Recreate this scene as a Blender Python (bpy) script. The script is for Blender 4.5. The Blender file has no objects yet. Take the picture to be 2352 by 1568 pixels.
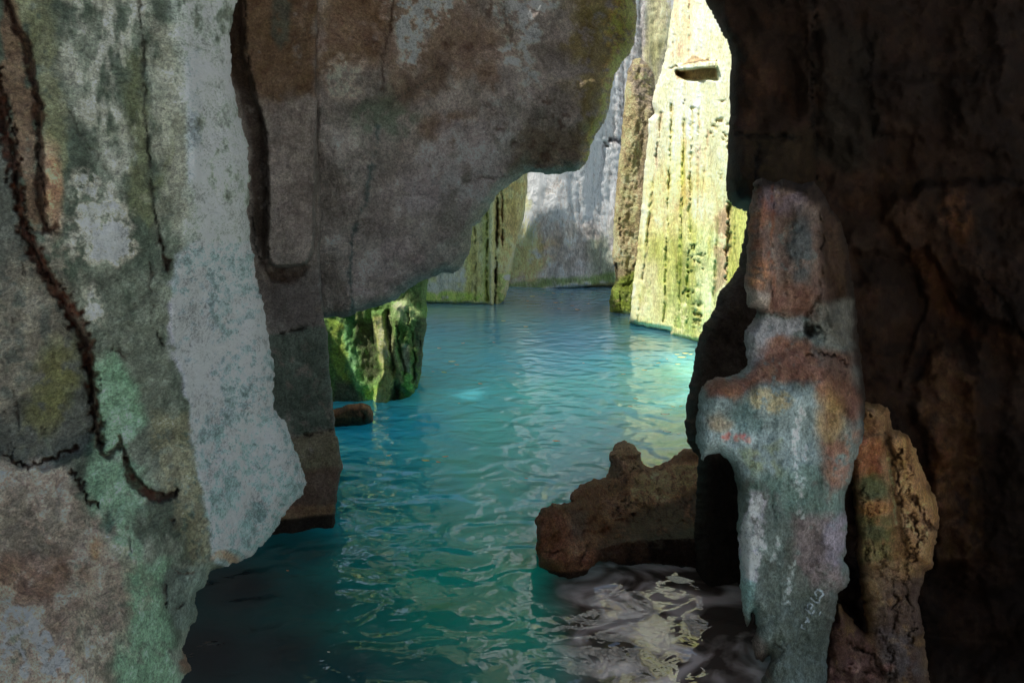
import bpy, math, random
import numpy as np

# ------------------------------------------------------------------ frame of reference
# camera stands at (0,0,CAMH) looking along +Y; photo coordinates (2352 x 1568) are unprojected to a depth Y
W, H, F, CX, CY, CAMH = 2352.0, 1568.0, 1846.0, 1176.0, 470.0, 2.5
scene = bpy.context.scene
COL = scene.collection
rng = np.random.default_rng(7)

def lin(c):
    c = np.asarray(c, dtype=np.float64) / 255.0
    return np.where(c <= 0.04045, c / 12.92, ((c + 0.055) / 1.055) ** 2.4)

def world(px, py, Y):
    return np.stack([(px - CX) / F * Y, Y, CAMH - (py - CY) / F * Y], -1)

def sstep(a, b, x):
    t = np.clip((x - a) / (b - a), 0, 1)
    return t * t * (3 - 2 * t)

# ------------------------------------------------------------------ noise
_TAB = np.random.default_rng(11).random((256, 256)).astype(np.float32)
def vnoise(x, y, seed=0):
    x = np.asarray(x, dtype=np.float64) + seed * 17.37; y = np.asarray(y, dtype=np.float64) + seed * 41.91
    xi = np.floor(x).astype(np.int64); yi = np.floor(y).astype(np.int64)
    fx = x - xi; fy = y - yi
    fx = fx * fx * fx * (fx * (fx * 6 - 15) + 10); fy = fy * fy * fy * (fy * (fy * 6 - 15) + 10)
    x0 = xi & 255; x1 = (xi + 1) & 255; y0 = yi & 255; y1 = (yi + 1) & 255
    a = _TAB[x0, y0]; b = _TAB[x1, y0]; c = _TAB[x0, y1]; d = _TAB[x1, y1]
    return ((a + (b - a) * fx) * (1 - fy) + (c + (d - c) * fx) * fy) * 2 - 1
def fbm(x, y, seed=0, octv=4, gain=0.5, lac=2.03):
    s = 0; a = 1.0; n = 0
    ca, sa = math.cos(0.6), math.sin(0.6)
    for i in range(octv):
        s = s + a * vnoise(x, y, seed + i * 3); n += a
        x, y = (x * ca - y * sa) * lac, (x * sa + y * ca) * lac
        a *= gain
    return s / n * 1.6
def ridged(x, y, seed=0, octv=3):
    s = 0; a = 1.0; n = 0
    for i in range(octv):
        s = s + a * (1 - 2 * np.abs(vnoise(x, y, seed + i * 5))); n += a
        x, y = x * 2.1 + 3.1, y * 2.1 - 1.7; a *= 0.5
    return s / n

# ------------------------------------------------------------------ polygon distance
def densify(poly, step, amp=0.0, scale=20.0, seed=0, closed=True):
    p = np.array(poly, dtype=np.float64); out = []
    n = len(p)
    for i in range(n if closed else n - 1):
        a, b = p[i], p[(i + 1) % n]
        k = max(1, int(math.ceil(np.hypot(*(b - a)) / step)))
        for j in range(k):
            out.append(a + (b - a) * j / k)
    if not closed: out.append(p[-1])
    out = np.array(out)
    if amp > 0:
        inf = (out[:, 0] > -60) & (out[:, 0] < W + 60) & (out[:, 1] > -60) & (out[:, 1] < H + 60)
        dx = fbm(out[:, 0] / scale, out[:, 1] / scale, seed, 4, 0.6) * amp
        dy = fbm(out[:, 0] / scale, out[:, 1] / scale, seed + 50, 4, 0.6) * amp
        out[:, 0] += dx * inf; out[:, 1] += dy * inf
    return out

def seg_dist(X, Y, pts, closed):
    """distance to a polyline, nearest point and (closed) inside mask"""
    n = len(pts); m = n if closed else n - 1
    best = np.full(X.shape, 1e18); bx = np.zeros(X.shape); by = np.zeros(X.shape)
    ins = np.zeros(X.shape, bool)
    for i in range(m):
        ax, ay = pts[i]; bx_, by_ = pts[(i + 1) % n]
        ex, ey = bx_ - ax, by_ - ay
        L = ex * ex + ey * ey + 1e-12
        t = np.clip(((X - ax) * ex + (Y - ay) * ey) / L, 0, 1)
        qx = ax + t * ex; qy = ay + t * ey
        d = (X - qx) ** 2 + (Y - qy) ** 2
        k = d < best
        best[k] = d[k]; bx[k] = qx[k]; by[k] = qy[k]
        if closed and ay != by_:
            c = (ay > Y) != (by_ > Y)
            if c.any():
                xc = ax + (Y[c] - ay) / ey * ex
                ins[c] ^= X[c] < xc
    return np.sqrt(best), bx, by, ins

# ------------------------------------------------------------------ object helpers
def tag(o, label=None, cat=None, group=None, kind=None):
    if label: o['label'] = label
    if cat: o['category'] = cat
    if group: o['group'] = group
    if kind: o['kind'] = kind
    return o

def mesh_obj(name, verts, faces, mat, cols=None, parent=None, smooth=True, tris=False):
    """verts Nx3, faces Mx4 (or Mx3) -> one mesh object with its origin at the base of the shape"""
    verts = np.asarray(verts, dtype=np.float64); faces = np.asarray(faces, dtype=np.int32)
    org = np.array([verts[:, 0].mean(), verts[:, 1].mean(), verts[:, 2].min()]) if parent is None else np.zeros(3)
    if parent is not None: org = np.array(parent.location)
    me = bpy.data.meshes.new(name)
    k = faces.shape[1]
    me.vertices.add(len(verts)); me.vertices.foreach_set('co', (verts - org).astype(np.float32).ravel())
    me.loops.add(faces.size); me.loops.foreach_set('vertex_index', faces.ravel())
    me.polygons.add(len(faces)); me.polygons.foreach_set('loop_start', np.arange(0, faces.size, k, dtype=np.int32))
    me.polygons.foreach_set('loop_total', np.full(len(faces), k, dtype=np.int32))
    if smooth: me.polygons.foreach_set('use_smooth', np.ones(len(faces), dtype=bool))
    me.update(calc_edges=True)
    if cols is not None:
        at = me.color_attributes.new('Col', 'FLOAT_COLOR', 'POINT')
        at.data.foreach_set('color', np.asarray(cols, dtype=np.float32).ravel())
    me.materials.append(mat)
    o = bpy.data.objects.new(name, me); COL.objects.link(o)
    if parent is None: o.location = org
    else: o.parent = parent
    return o

# ------------------------------------------------------------------ materials
def new_mat(name):
    m = bpy.data.materials.new(name); m.use_nodes = True
    nt = m.node_tree
    for n in list(nt.nodes): nt.nodes.remove(n)
    def N(t, **kw):
        n = nt.nodes.new(t)
        for k, v in kw.items(): setattr(n, k, v)
        return n
    return m, nt, N, nt.links.new

def rock_mat(name, Y, coarse=0.35, fine=0.35, bump=0.6, speck=(0.85, 0.85, 0.82), rough=0.62, stretch=1.0, spec=0.18, pit=0.0, seams=0.25, mid=0.22):
    """vertex stain colour broken up by mineral grain, specks (stain alpha) and bump; Y sets the grain size"""
    m, nt, N, L = new_mat(name)
    out = N('ShaderNodeOutputMaterial'); p = N('ShaderNodeBsdfPrincipled'); L(p.outputs[0], out.inputs[0])
    p.inputs['Roughness'].default_value = rough
    p.inputs['Specular IOR Level'].default_value = spec
    at = N('ShaderNodeVertexColor', layer_name='Col')
    tc = N('ShaderNodeTexCoord'); mp = N('ShaderNodeMapping'); L(tc.outputs['Object'], mp.inputs[0])
    k = 3.0 / Y
    mp.inputs['Scale'].default_value = (k, k * 0.5, k / stretch)
    def noise(sc, det, rg, dist=0.0):
        n = N('ShaderNodeTexNoise'); n.inputs['Scale'].default_value = sc; n.inputs['Detail'].default_value = det
        n.inputs['Roughness'].default_value = rg; n.inputs['Distortion'].default_value = dist
        L(mp.outputs[0], n.inputs['Vector']); return n
    def ramp(src, a, b, lo, hi):
        r = N('ShaderNodeMapRange'); r.inputs[1].default_value = a; r.inputs[2].default_value = b
        r.inputs[3].default_value = lo; r.inputs[4].default_value = hi; L(src, r.inputs[0]); return r.outputs[0]
    def mul(col, fac):
        v = N('ShaderNodeVectorMath', operation='SCALE'); L(col, v.inputs[0]); L(fac, v.inputs['Scale']); return v.outputs[0]
    n1 = noise(5.5, 10, 0.7, 0.4); n2 = noise(110, 5, 0.75); n3 = noise(260, 3, 0.75); n4 = noise(19, 10, 0.76, 0.8)
    c = mul(at.outputs['Color'], ramp(n1.outputs[0], 0.3, 0.72, 1 - coarse, 1 + coarse))
    c = mul(c, ramp(n2.outputs[0], 0.34, 0.66, 1 - fine, 1 + fine))
    # small dark pores and hairline seams
    vs = N('ShaderNodeTexVoronoi', feature='DISTANCE_TO_EDGE'); vs.inputs['Scale'].default_value = 9; vs.inputs['Randomness'].default_value = 1.0
    dv = N('ShaderNodeVectorMath', operation='MULTIPLY_ADD'); L(n4.outputs['Color'], dv.inputs[0]); dv.inputs[1].default_value = (0.22, 0.22, 0.22); L(mp.outputs[0], dv.inputs[2]); L(dv.outputs[0], vs.inputs['Vector'])
    seam = ramp(vs.outputs['Distance'], 0.0, 0.03, 1 - seams, 1.0)
    c = mul(c, seam)
    c = mul(c, ramp(n4.outputs[0], 0.36, 0.64, 1 - mid, 1 + mid))
    # slow hue drift
    hs = N('ShaderNodeHueSaturation'); L(c, hs.inputs['Color'])
    L(ramp(n4.outputs[0], 0.35, 0.65, 0.485, 0.515), hs.inputs['Hue']); L(ramp(n1.outputs[0], 0.3, 0.7, 1.08, 0.8), hs.inputs['Saturation'])
    # specks of pale crystal
    s1 = N('ShaderNodeMath', operation='ADD'); L(n2.outputs[0], s1.inputs[0]); L(n4.outputs[0], s1.inputs[1])
    th = N('ShaderNodeMath', operation='SUBTRACT'); L(s1.outputs[0], th.inputs[0]); L(ramp(at.outputs['Alpha'], 0, 1, 1.42, 0.78), th.inputs[1])
    sp = ramp(th.outputs[0], 0.0, 0.07, 0, 0.85)
    mx = N('ShaderNodeMix', data_type='RGBA'); L(sp, mx.inputs['Factor']); L(hs.outputs[0], mx.inputs[6]); mx.inputs[7].default_value = (*speck, 1)
    g = mul(mx.outputs[2], ramp(n3.outputs[0], 0.26, 0.62, 0.5, 1.12))
    g = mul(g, ramp(n1.outputs[0], 0.32, 0.68, 0.82, 1.12))
    cl = N('ShaderNodeVectorMath', operation='MINIMUM'); L(g, cl.inputs[0]); cl.inputs[1].default_value = (0.9, 0.9, 0.9)
    L(cl.outputs[0], p.inputs['Base Color'])
    # relief
    h1 = N('ShaderNodeMath', operation='MULTIPLY_ADD'); L(n2.outputs[0], h1.inputs[0]); h1.inputs[1].default_value = 0.5; L(n4.outputs[0], h1.inputs[2])
    h2 = N('ShaderNodeMath', operation='MULTIPLY_ADD'); L(n3.outputs[0], h2.inputs[0]); h2.inputs[1].default_value = 0.22; L(h1.outputs[0], h2.inputs[2])
    hsrc = h2.outputs[0]
    if pit > 0:
        vo = N('ShaderNodeTexVoronoi'); vo.inputs['Scale'].default_value = 22; L(mp.outputs[0], vo.inputs['Vector'])
        h3 = N('ShaderNodeMath', operation='MULTIPLY_ADD'); L(ramp(vo.outputs['Distance'], 0.0, 0.4, 0, 1), h3.inputs[0]); h3.inputs[1].default_value = pit; L(h2.outputs[0], h3.inputs[2]); hsrc = h3.outputs[0]
    b = N('ShaderNodeBump'); b.inputs['Strength'].default_value = bump; b.inputs['Distance'].default_value = 0.045 / k
    L(hsrc, b.inputs['Height']); L(b.outputs[0], p.inputs['Normal'])
    return m

def plain_mat(name, col, rough=0.8, var=0.35, scale=3.0, spec=0.3):
    m, nt, N, L = new_mat(name)
    out = N('ShaderNodeOutputMaterial'); p = N('ShaderNodeBsdfPrincipled'); L(p.outputs[0], out.inputs[0])
    p.inputs['Roughness'].default_value = rough; p.inputs['Specular IOR Level'].default_value = spec
    tc = N('ShaderNodeTexCoord'); n = N('ShaderNodeTexNoise'); n.inputs['Scale'].default_value = scale; n.inputs['Detail'].default_value = 8
    L(tc.outputs['Object'], n.inputs['Vector'])
    r = N('ShaderNodeMapRange'); r.inputs[1].default_value = 0.3; r.inputs[2].default_value = 0.7; r.inputs[3].default_value = 1 - var; r.inputs[4].default_value = 1 + var
    L(n.outputs[0], r.inputs[0])
    v = N('ShaderNodeVectorMath', operation='SCALE'); v.inputs[0].default_value = col; L(r.outputs[0], v.inputs['Scale'])
    L(v.outputs[0], p.inputs['Base Color'])
    return m

# ------------------------------------------------------------------ rock builder
CRACK_W, CRACK_D = 0.72, 0.62
class Rock:
    def __init__(self, outline, s, Yf, roll=(40, 0.3), thick=1.0, jag=(2.0, 22.0), seed=1, gain=2.0, base=(95, 95, 90)):
        self.s = s; self.seed = seed; self.gain = gain; self.cap = 0.88
        pts = densify(outline, max(5.0, s * 1.3), jag[0], jag[1], seed)
        self.out = pts
        x0, y0 = pts.min(0) - s; x1, y1 = pts.max(0) + s
        nx = int((x1 - x0) / s) + 2; ny = int((y1 - y0) / s) + 2
        gx, gy = np.meshgrid(x0 + np.arange(nx) * s, y0 + np.arange(ny) * s)
        gx = gx.ravel(); gy = gy.ravel()
        d, bx, by, ins = seg_dist(gx, gy, pts, True)
        sd = np.where(ins, d, -d)
        keep = sd > -0.72 * s
        snap = keep & (sd < 0.3 * s)
        gx[snap] = bx[snap]; gy[snap] = by[snap]; sd[snap] = 0
        idx = np.arange(nx * ny).reshape(ny, nx)
        q = np.stack([idx[:-1, :-1], idx[1:, :-1], idx[1:, 1:], idx[:-1, 1:]], -1).reshape(-1, 4)
        q = q[keep[q].all(1) & (~snap[q]).any(1)]
        used = np.zeros(nx * ny, bool); used[q.ravel()] = True
        remap = -np.ones(nx * ny, np.int64); remap[used] = np.arange(used.sum())
        self.grid = (x0, y0, nx, ny, remap)
        self.X = gx[used]; self.Y = gy[used]; self.sd = np.clip(sd[used], 0, None); self.q = remap[q]
        self.D0 = np.broadcast_to(np.asarray(Yf(self.X, self.Y), dtype=np.float64), self.X.shape).copy()
        self.px = self.D0 / F                      # metres per photo pixel at the surface
        w, Rm = roll
        t = np.clip(self.sd / w, 0, 1)
        self.D = Rm * (1 - np.sqrt(np.clip(1 - (1 - t) ** 2, 0, 1)))
        self.thick = thick; self.tw = w * 1.5
        self.C = np.tile(lin(base), (len(self.X), 1)); self.A = np.zeros(len(self.X))
    def relief(self, scale, amp, octv=4, sy=1.0, seed=0, rid=False, lean=0.0):
        x = (self.X + lean * self.Y) / scale; y = self.Y / (scale * sy)
        n = ridged(x, y, self.seed + seed, octv) if rid else fbm(x, y, self.seed + seed, octv)
        self.D += -n * amp * self.px
        return n
    def warpk(self, k, amt, scale, seed):
        X, Y = self.X[k], self.Y[k]
        if amt == 0: return X, Y
        return (X + amt * fbm(X / scale, Y / scale, seed + self.seed, 3), Y + amt * fbm(X / scale, Y / scale, seed + self.seed + 31, 3))
    def near(self, x0, x1, y0, y1, pad):
        return np.nonzero((self.X > x0 - pad) & (self.X < x1 + pad) & (self.Y > y0 - pad) & (self.Y < y1 + pad))[0]
    def chip(self, scale, amp, sy=1.0, seed=0, inv=False, tilt=1.0):
        """broken facets: tilted planes around scattered points, meeting in sharp edges"""
        x = self.X / scale + 0.35 * fbm(self.X / scale / 2, self.Y / scale / sy / 2, self.seed + seed, 3)
        y = self.Y / (scale * sy) + 0.35 * fbm(self.X / scale / 2, self.Y / scale / sy / 2, self.seed + seed + 9, 3)
        xi = np.floor(x).astype(np.int64); yi = np.floor(y).astype(np.int64)
        best = np.full(len(x), -1e9); sd = self.seed * 7 + seed * 13
        for i in (-1, 0, 1):
            for j in (-1, 0, 1):
                a, b = xi + i, yi + j
                t = lambda k: _TAB[(a * 3 + b * 57 + sd + k * 31) & 255, (b * 5 + a * 91 + sd * 3 + k * 77) & 255]
                dx = x - (a + 0.15 + 0.7 * t(1)); dy = y - (b + 0.15 + 0.7 * t(2))
                h = (t(3) - 0.5) * 0.8 + ((t(4) - 0.5) * dx + (t(5) - 0.5) * dy) * 1.6 * tilt - 0.9 * (dx * dx + dy * dy)
                best = np.maximum(best, h)
        best = best - best.mean()
        self.D += (amp if inv else -amp) * self.px * best
    def mask(self, shape, soft=20, warp=8, ws=40, seed=0, grow=0):
        kind = shape[0]
        m = np.zeros(len(self.X)); pad = soft + 1.8 * warp + 2
        if kind == 'ell':
            _, cx, cy, rx, ry = shape[:5]; a = math.radians(shape[5]) if len(shape) > 5 else 0
            r0 = max(rx, ry) if a else None
            k = self.near(cx - (r0 or rx), cx + (r0 or rx), cy - (r0 or ry), cy + (r0 or ry), pad * max(1, max(rx, ry) / min(rx, ry)))
            if not len(k): return m
            X, Y = self.warpk(k, warp, ws, seed)
            dx, dy = X - cx, Y - cy
            u = (dx * math.cos(a) + dy * math.sin(a)) / rx; v = (-dx * math.sin(a) + dy * math.cos(a)) / ry
            r = np.sqrt(u * u + v * v); e = min(soft / min(rx, ry) * 0.5, 0.95)
            m[k] = 1 - sstep(1 - e, 1 + e, r)
            return m
        pts = np.array(shape[1], dtype=np.float64)
        if kind == 'line': pad += shape[2]
        k = self.near(pts[:, 0].min(), pts[:, 0].max(), pts[:, 1].min(), pts[:, 1].max(), pad)
        if not len(k): return m
        X, Y = self.warpk(k, warp, ws, seed)
        d, _, _, ins = seg_dist(X, Y, pts, kind == 'poly')
        if kind == 'poly': m[k] = sstep(-soft / 2, soft / 2, np.where(ins, d, -d))
        else: m[k] = 1 - sstep(shape[2] - soft / 2, shape[2] + soft / 2, d)
        return m
    def crack(self, pts, w, depth, warp=5, ws=18, seed=0, col=None, amt=0.8, cw=1.0):
        """an open joint of uneven width; its edges wander at two scales"""
        w = w * CRACK_W; depth = depth * CRACK_D
        p = np.array(pts, dtype=np.float64)
        k = self.near(p[:, 0].min(), p[:, 0].max(), p[:, 1].min(), p[:, 1].max(), w * 5 + warp * 2)
        if not len(k): return
        X, Y = self.warpk(k, warp * 1.3, ws, seed + 90)
        X = X + w * 0.9 * fbm(self.X[k] / 7, self.Y[k] / 7, seed + 5, 3); Y = Y + w * 0.9 * fbm(self.X[k] / 7, self.Y[k] / 7, seed + 8, 3)
        d, _, _, _ = seg_dist(X, Y, p, False)
        ww = w * np.clip(0.8 + 0.9 * fbm(X / 30, Y / 30, seed, 3), 0.18, 1.8)
        g = np.exp(-(d / ww) ** 2) * np.clip(0.75 + 0.8 * vnoise(X / 22, Y / 22, seed + 3), 0.1, 1)
        self.D[k] += depth * self.px[k] * g
        if col is not None:
            gc = (np.exp(-(d / (ww * cw)) ** 2) * amt)[:, None]
            self.C[k] = self.C[k] * (1 - gc) + lin(col) * gc; self.A[k] *= 1 - gc[:, 0]
    def joint(self, pts, w, depth, col, warp=5, ws=26, seed=0, amt=0.95):
        p = np.array(pts, dtype=np.float64)
        k = self.near(p[:, 0].min(), p[:, 0].max(), p[:, 1].min(), p[:, 1].max(), w * 3 + warp * 2)
        X, Y = self.warpk(k, warp, ws, seed + 60)
        X = X + 2.5 * fbm(self.X[k] / 9, self.Y[k] / 9, seed + 4, 3)
        d, _, _, _ = seg_dist(X, Y, p, False)
        ww = w * (1 + 0.45 * fbm(self.X[k] * 0 + 3, self.Y[k] / 60, seed, 3))
        g = 1 - sstep(0.55, 1.15, d / ww)
        self.D[k] += depth * self.px[k] * g
        c = ((1 - sstep(0.6, 1.5, d / ww)) * amt)[:, None]
        self.C[k] = self.C[k] * (1 - c) + lin(col) * c; self.A[k] *= 1 - c[:, 0]
    def raise_(self, shape, h, soft=10, warp=5, ws=30, seed=0):
        m = self.mask(shape, soft, warp, ws, seed + 7)
        self.D -= h * self.px * m
        return m
    def lump(self, cx, cy, rx, ry, h, rot=0):
        a = math.radians(rot); dx, dy = self.X - cx, self.Y - cy
        u = (dx * math.cos(a) + dy * math.sin(a)) / rx; v = (-dx * math.sin(a) + dy * math.cos(a)) / ry
        self.D -= h * self.px * np.clip(1 - u * u - v * v, 0, 1) ** 1.6
    def paint(self, shape, col, amt=1.0, soft=40, warp=14, ws=45, brk=0.0, bs=30, bsy=1.0, seed=0, speck=None):
        m = np.ones(len(self.X)) if shape == 'all' else self.mask(shape, soft, warp, ws, seed + 3)
        k = np.nonzero(m > 0.004)[0]
        if not len(k): return
        m = m[k]
        if brk > 0:
            n = fbm(self.X[k] / bs, self.Y[k] / (bs * bsy), self.seed + seed + 13, 5, 0.62)
            m = m * sstep(-0.35, 0.35, n + (brk - 0.5) * 1.2 + (m - 0.5) * 0.5)
        m = (m * amt)[:, None]
        self.C[k] = self.C[k] * (1 - m) + lin(col) * m
        if speck is not None: self.A[k] = self.A[k] * (1 - m[:, 0]) + speck * m[:, 0]
    def depth_at(self, px, py):
        x0, y0, nx, ny, remap = self.grid
        i = np.clip(((np.asarray(px) - x0) / self.s).round().astype(int), 0, nx - 1); j = np.clip(((np.asarray(py) - y0) / self.s).round().astype(int), 0, ny - 1)
        r = remap[j * nx + i]
        return (self.D0 + self.D)[np.where(r < 0, 0, r)]
    def build(self, name, mat, parts=None):
        n = len(self.X); q = self.q
        e = np.concatenate([q[:, [0, 1]], q[:, [1, 2]], q[:, [2, 3]], q[:, [3, 0]]])
        es = np.sort(e, 1); key = es[:, 0] * (n + 1) + es[:, 1]
        u, inv, cnt = np.unique(key, return_inverse=True, return_counts=True)
        rim = np.zeros(n, bool); rim[e[cnt[inv] == 1].ravel()] = True
        Yd = self.D0 + self.D
        t = np.clip(self.sd / self.tw, 0, 1)
        Yb = self.D0 + self.D.max() * 0.0 + np.maximum(self.thick * np.sqrt(np.clip(1 - (1 - t) ** 2, 0, 1)), 0) + 0.0
        Yb = np.maximum(Yb, Yd + 0.02)
        front = world(self.X, self.Y, Yd)
        b = ~rim
        bmap = np.arange(n); bmap[b] = n + np.arange(b.sum())
        back = world(self.X[b], self.Y[b], Yb[b])
        V = np.concatenate([front, back]); Fc = np.concatenate([q, bmap[q][:, ::-1]])
        C = np.concatenate([np.clip(self.C * self.gain, 0, self.cap), np.clip(self.A, 0, 1)[:, None]], 1)
        C = np.concatenate([C, C[b] * np.array([0.35, 0.35, 0.35, 1.0])])      # back side darkened, its shade put into the colour
        # normals of the whole body, so that parts cut from it meet without a seam
        fn = np.cross(V[Fc[:, 2]] - V[Fc[:, 0]], V[Fc[:, 3]] - V[Fc[:, 1]]); nv = np.zeros_like(V)
        for j in range(4): np.add.at(nv, Fc[:, j], fn)
        nv /= np.linalg.norm(nv, axis=1)[:, None] + 1e-12
        owner = np.zeros(len(Fc), int)
        names = [name]
        for pn, shape in (parts or []):
            mk = self.mask(shape, 1.0, 4, 14, 77) > 0.5
            owner[:len(q)][mk[q].sum(1) >= 2] = len(names); names.append(pn)
        root = None
        for j, nm in enumerate(names):
            f = Fc[owner == j]
            if not len(f): continue
            us = np.unique(f); rm = np.zeros(len(V), np.int64); rm[us] = np.arange(len(us))
            o = mesh_obj(nm, V[us], rm[f], mat, C[us], root if j else None)
            o.data.normals_split_custom_set_from_vertices(nv[us].astype(np.float32).tolist())
            if j == 0: root = o
        return root

def ribbon(name, rock, strokes, width, mat, parent, lift=0.004, seed=0, rag=0.35):
    """paint strokes as thin ragged sheets lying on a rock's surface"""
    V = []; Fq = []
    for si, st in enumerate(strokes):
        w = width
        if isinstance(st, tuple): st, w = st
        p = densify(st, 1.6, 0, closed=False)
        if len(p) < 3: continue
        t = np.gradient(p, axis=0); t /= np.linalg.norm(t, axis=1)[:, None] + 1e-9
        nrm = np.stack([-t[:, 1], t[:, 0]], 1)
        i = np.arange(len(p))
        end = np.minimum(1, np.minimum(i + 0.6, len(p) - 0.4 - i) / max(1.5, w / 3.0))
        wl = w * 0.5 * (1 + rag * fbm(i / 3.0, i * 0 + si * 7.1, seed, 3)) * end ** 0.5
        wr = w * 0.5 * (1 + rag * fbm(i / 3.0, i * 0 + si * 9.3 + 40, seed, 3)) * end ** 0.5
        cols = [-1, -0.5, 0, 0.5, 1]; b0 = len(V)
        for a in range(len(p)):
            for c in cols:
                k = wl[a] if c < 0 else wr[a]
                V.append((p[a, 0] + nrm[a, 0] * c * k, p[a, 1] + nrm[a, 1] * c * k))
        for a in range(len(p) - 1):
            for c in range(4):
                Fq.append((b0 + a * 5 + c, b0 + a * 5 + c + 1, b0 + a * 5 + 5 + c + 1, b0 + a * 5 + 5 + c))
    V = np.array(V)
    Yd = rock.depth_at(V[:, 0], V[:, 1])
    Yd = np.minimum(Yd, rock.depth_at(V[:, 0] + rock.s, V[:, 1])); Yd = np.minimum(Yd, rock.depth_at(V[:, 0], V[:, 1] + rock.s))
    Yd = np.minimum(Yd, rock.depth_at(V[:, 0] - rock.s, V[:, 1])); Yd = np.minimum(Yd, rock.depth_at(V[:, 0], V[:, 1] - rock.s))
    return mesh_obj(name, world(V[:, 0], V[:, 1], Yd - lift), np.array(Fq), mat, None, parent)

# ================================================================== A: the near wall on the left
def Y_near(x, y):
    r = np.interp(y, [-200, 0, 125, 260, 380, 500, 590, 650, 784, 870, 960, 1040, 1090, 1180, 1260, 1700],
                  [425, 428, 430, 440, 447, 432, 416, 402, 398, 428, 435, 440, 462, 478, 490, 500])
    d = 2.3 + 0.0013 * x
    d = d + 0.0021 * np.clip(x - r, 0, 400) + 0.0006 * np.clip(x - r - 90, 0, 400)
    d = d - 0.75 * sstep(960, 1650, y) * sstep(700, 200, x)
    return d
A = Rock([(-140, -160), (548, -160), (545, 0), (537, 30), (530, 60), (528, 110), (532, 165), (543, 235), (553, 280), (565, 330), (572, 375),
          (573, 400), (569, 450), (568, 490), (573, 540), (580, 580), (590, 640), (600, 680), (612, 735), (620, 790), (630, 870), (628, 905),
          (632, 940), (650, 965), (662, 995), (675, 1020), (690, 1055), (700, 1090), (703, 1110), (695, 1135), (668, 1165), (655, 1180),
          (640, 1205), (615, 1235), (590, 1265), (565, 1285), (540, 1292), (510, 1302), (484, 1306), (476, 1330), (468, 1345), (450, 1362),
          (449, 1385), (452, 1402), (449, 1425), (438, 1440), (428, 1468), (419, 1490), (441, 1535), (420, 1550), (412, 1600), (405, 1760), (-140, 1760)],
         3.0, Y_near, roll=(34, 0.16), thick=0.9, jag=(5.0, 15), seed=3, gain=np.array([3.5, 3.4, 3.2]), base=(92, 97, 88))
A.cap = 1.18
A.relief(260, 16, 3, 2.6); A.relief(80, 11, 4, 2.0, seed=2); A.relief(28, 4.5, 4, 1.2, seed=4); A.relief(10, 2.1, 3, 1.0, seed=6)
A.chip(130, 26, 2.4, 1); A.chip(44, 10, 1.6, 2); A.chip(16, 4.2, 1.2, 3, inv=True)
# the slab beyond the red crack stands back, the crack is a deep open joint
slab = [(-140, 210), (0, 215), (22, 300), (45, 470), (62, 545), (96, 615), (140, 680), (172, 735), (195, 784), (214, 860), (218, 950), (214, 1030), (180, 1045), (100, 1070), (60, 1075), (10, 1048), (-140, 1030)]
A.raise_(('poly', slab), -46, 12, 8, seed=1)
A.raise_(('poly', [(-140, -160), (10, -20), (38, 60), (66, 100), (75, 165), (92, 240), (93, 350), (100, 470), (114, 535), (60, 540), (40, 470), (20, 300), (0, 200), (-140, 200)]), -26, 10, 6, seed=2)
A.relief(40, 5, 4, 1.8, seed=9)
joint = [(0, 195), (20, 300), (42, 470), (57, 540), (92, 615), (132, 675), (167, 740), (188, 790), (206, 870), (215, 950), (224, 1020), (245, 1046)]
lip = [(8, -20), (16, 0), (38, 60), (66, 100), (75, 165), (92, 240), (93, 350), (100, 470), (114, 535), (134, 522)]
# stains
A.paint('all', (104, 110, 100), 0.9, brk=0.7, bs=90, bsy=2.2, seed=1, speck=0.18)
A.paint('all', (58, 68, 58), 0.9, brk=0.34, bs=60, bsy=2.0, seed=5)
A.paint(('poly', slab), (78, 80, 76), 0.85, 20, 6, brk=0.8, bs=40, bsy=2, seed=6, speck=0.12)
A.paint(('ell', 60, 720, 90, 260, 20), (112, 106, 96), 0.8, 60, brk=0.5, seed=7, bs=30, speck=0.3)
A.paint(('ell', 120, 890, 50, 110, 20), (98, 98, 56), 0.75, 60, brk=0.7, seed=8)
A.paint(('poly', [(20, -20), (110, -20), (160, 300), (140, 520), (95, 500), (85, 250)]), (112, 112, 84), 0.6, 40, brk=0.6, seed=9)
A.paint(('poly', [(0, -20), (30, -20), (75, 180), (95, 480), (120, 540), (60, 520), (30, 300), (0, 180)]), (96, 74, 58), 0.8, 16, brk=0.8, seed=10, speck=0.05)
A.paint(('ell', 120, 430, 22, 90, -4), (160, 120, 92), 0.85, 26, 8, seed=11, speck=0.05)
# pale weathered streaks
A.paint(('poly', [(170, -20), (330, -20), (318, 150), (290, 330), (260, 420), (200, 330), (160, 140)]), (160, 160, 150), 0.85, 80, 30, brk=0.55, bs=45, bsy=2.6, seed=12, speck=0.42)
A.paint(('poly', [(345, 60), (430, 60), (440, 380), (420, 560), (380, 500), (350, 300)]), (140, 140, 128), 0.7, 60, 25, brk=0.5, bs=45, bsy=2.6, seed=13, speck=0.4)
A.paint(('poly', [(285, 130), (330, 100), (345, 420), (395, 300), (400, 380), (340, 560), (290, 430)]), (84, 88, 62), 0.75, 50, 20, brk=0.6, bs=40, bsy=2.5, seed=14, speck=0.05)
A.paint(('poly', [(400, -20), (560, -20), (590, 420), (585, 640), (440, 640), (430, 300)]), (160, 168, 164), 0.9, 60, 16, brk=0.68, bs=36, bsy=1.8, seed=15, speck=0.5)
A.paint(('poly', [(428, 120), (462, 120), (468, 400), (438, 420)]), (148, 158, 172), 0.6, 20, 10, seed=16, brk=0.7, speck=0.25)
A.paint(('ell', 235, 510, 75, 90), (176, 172, 160), 0.9, 60, 25, brk=0.52, bs=24, seed=17, speck=0.62)
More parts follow.
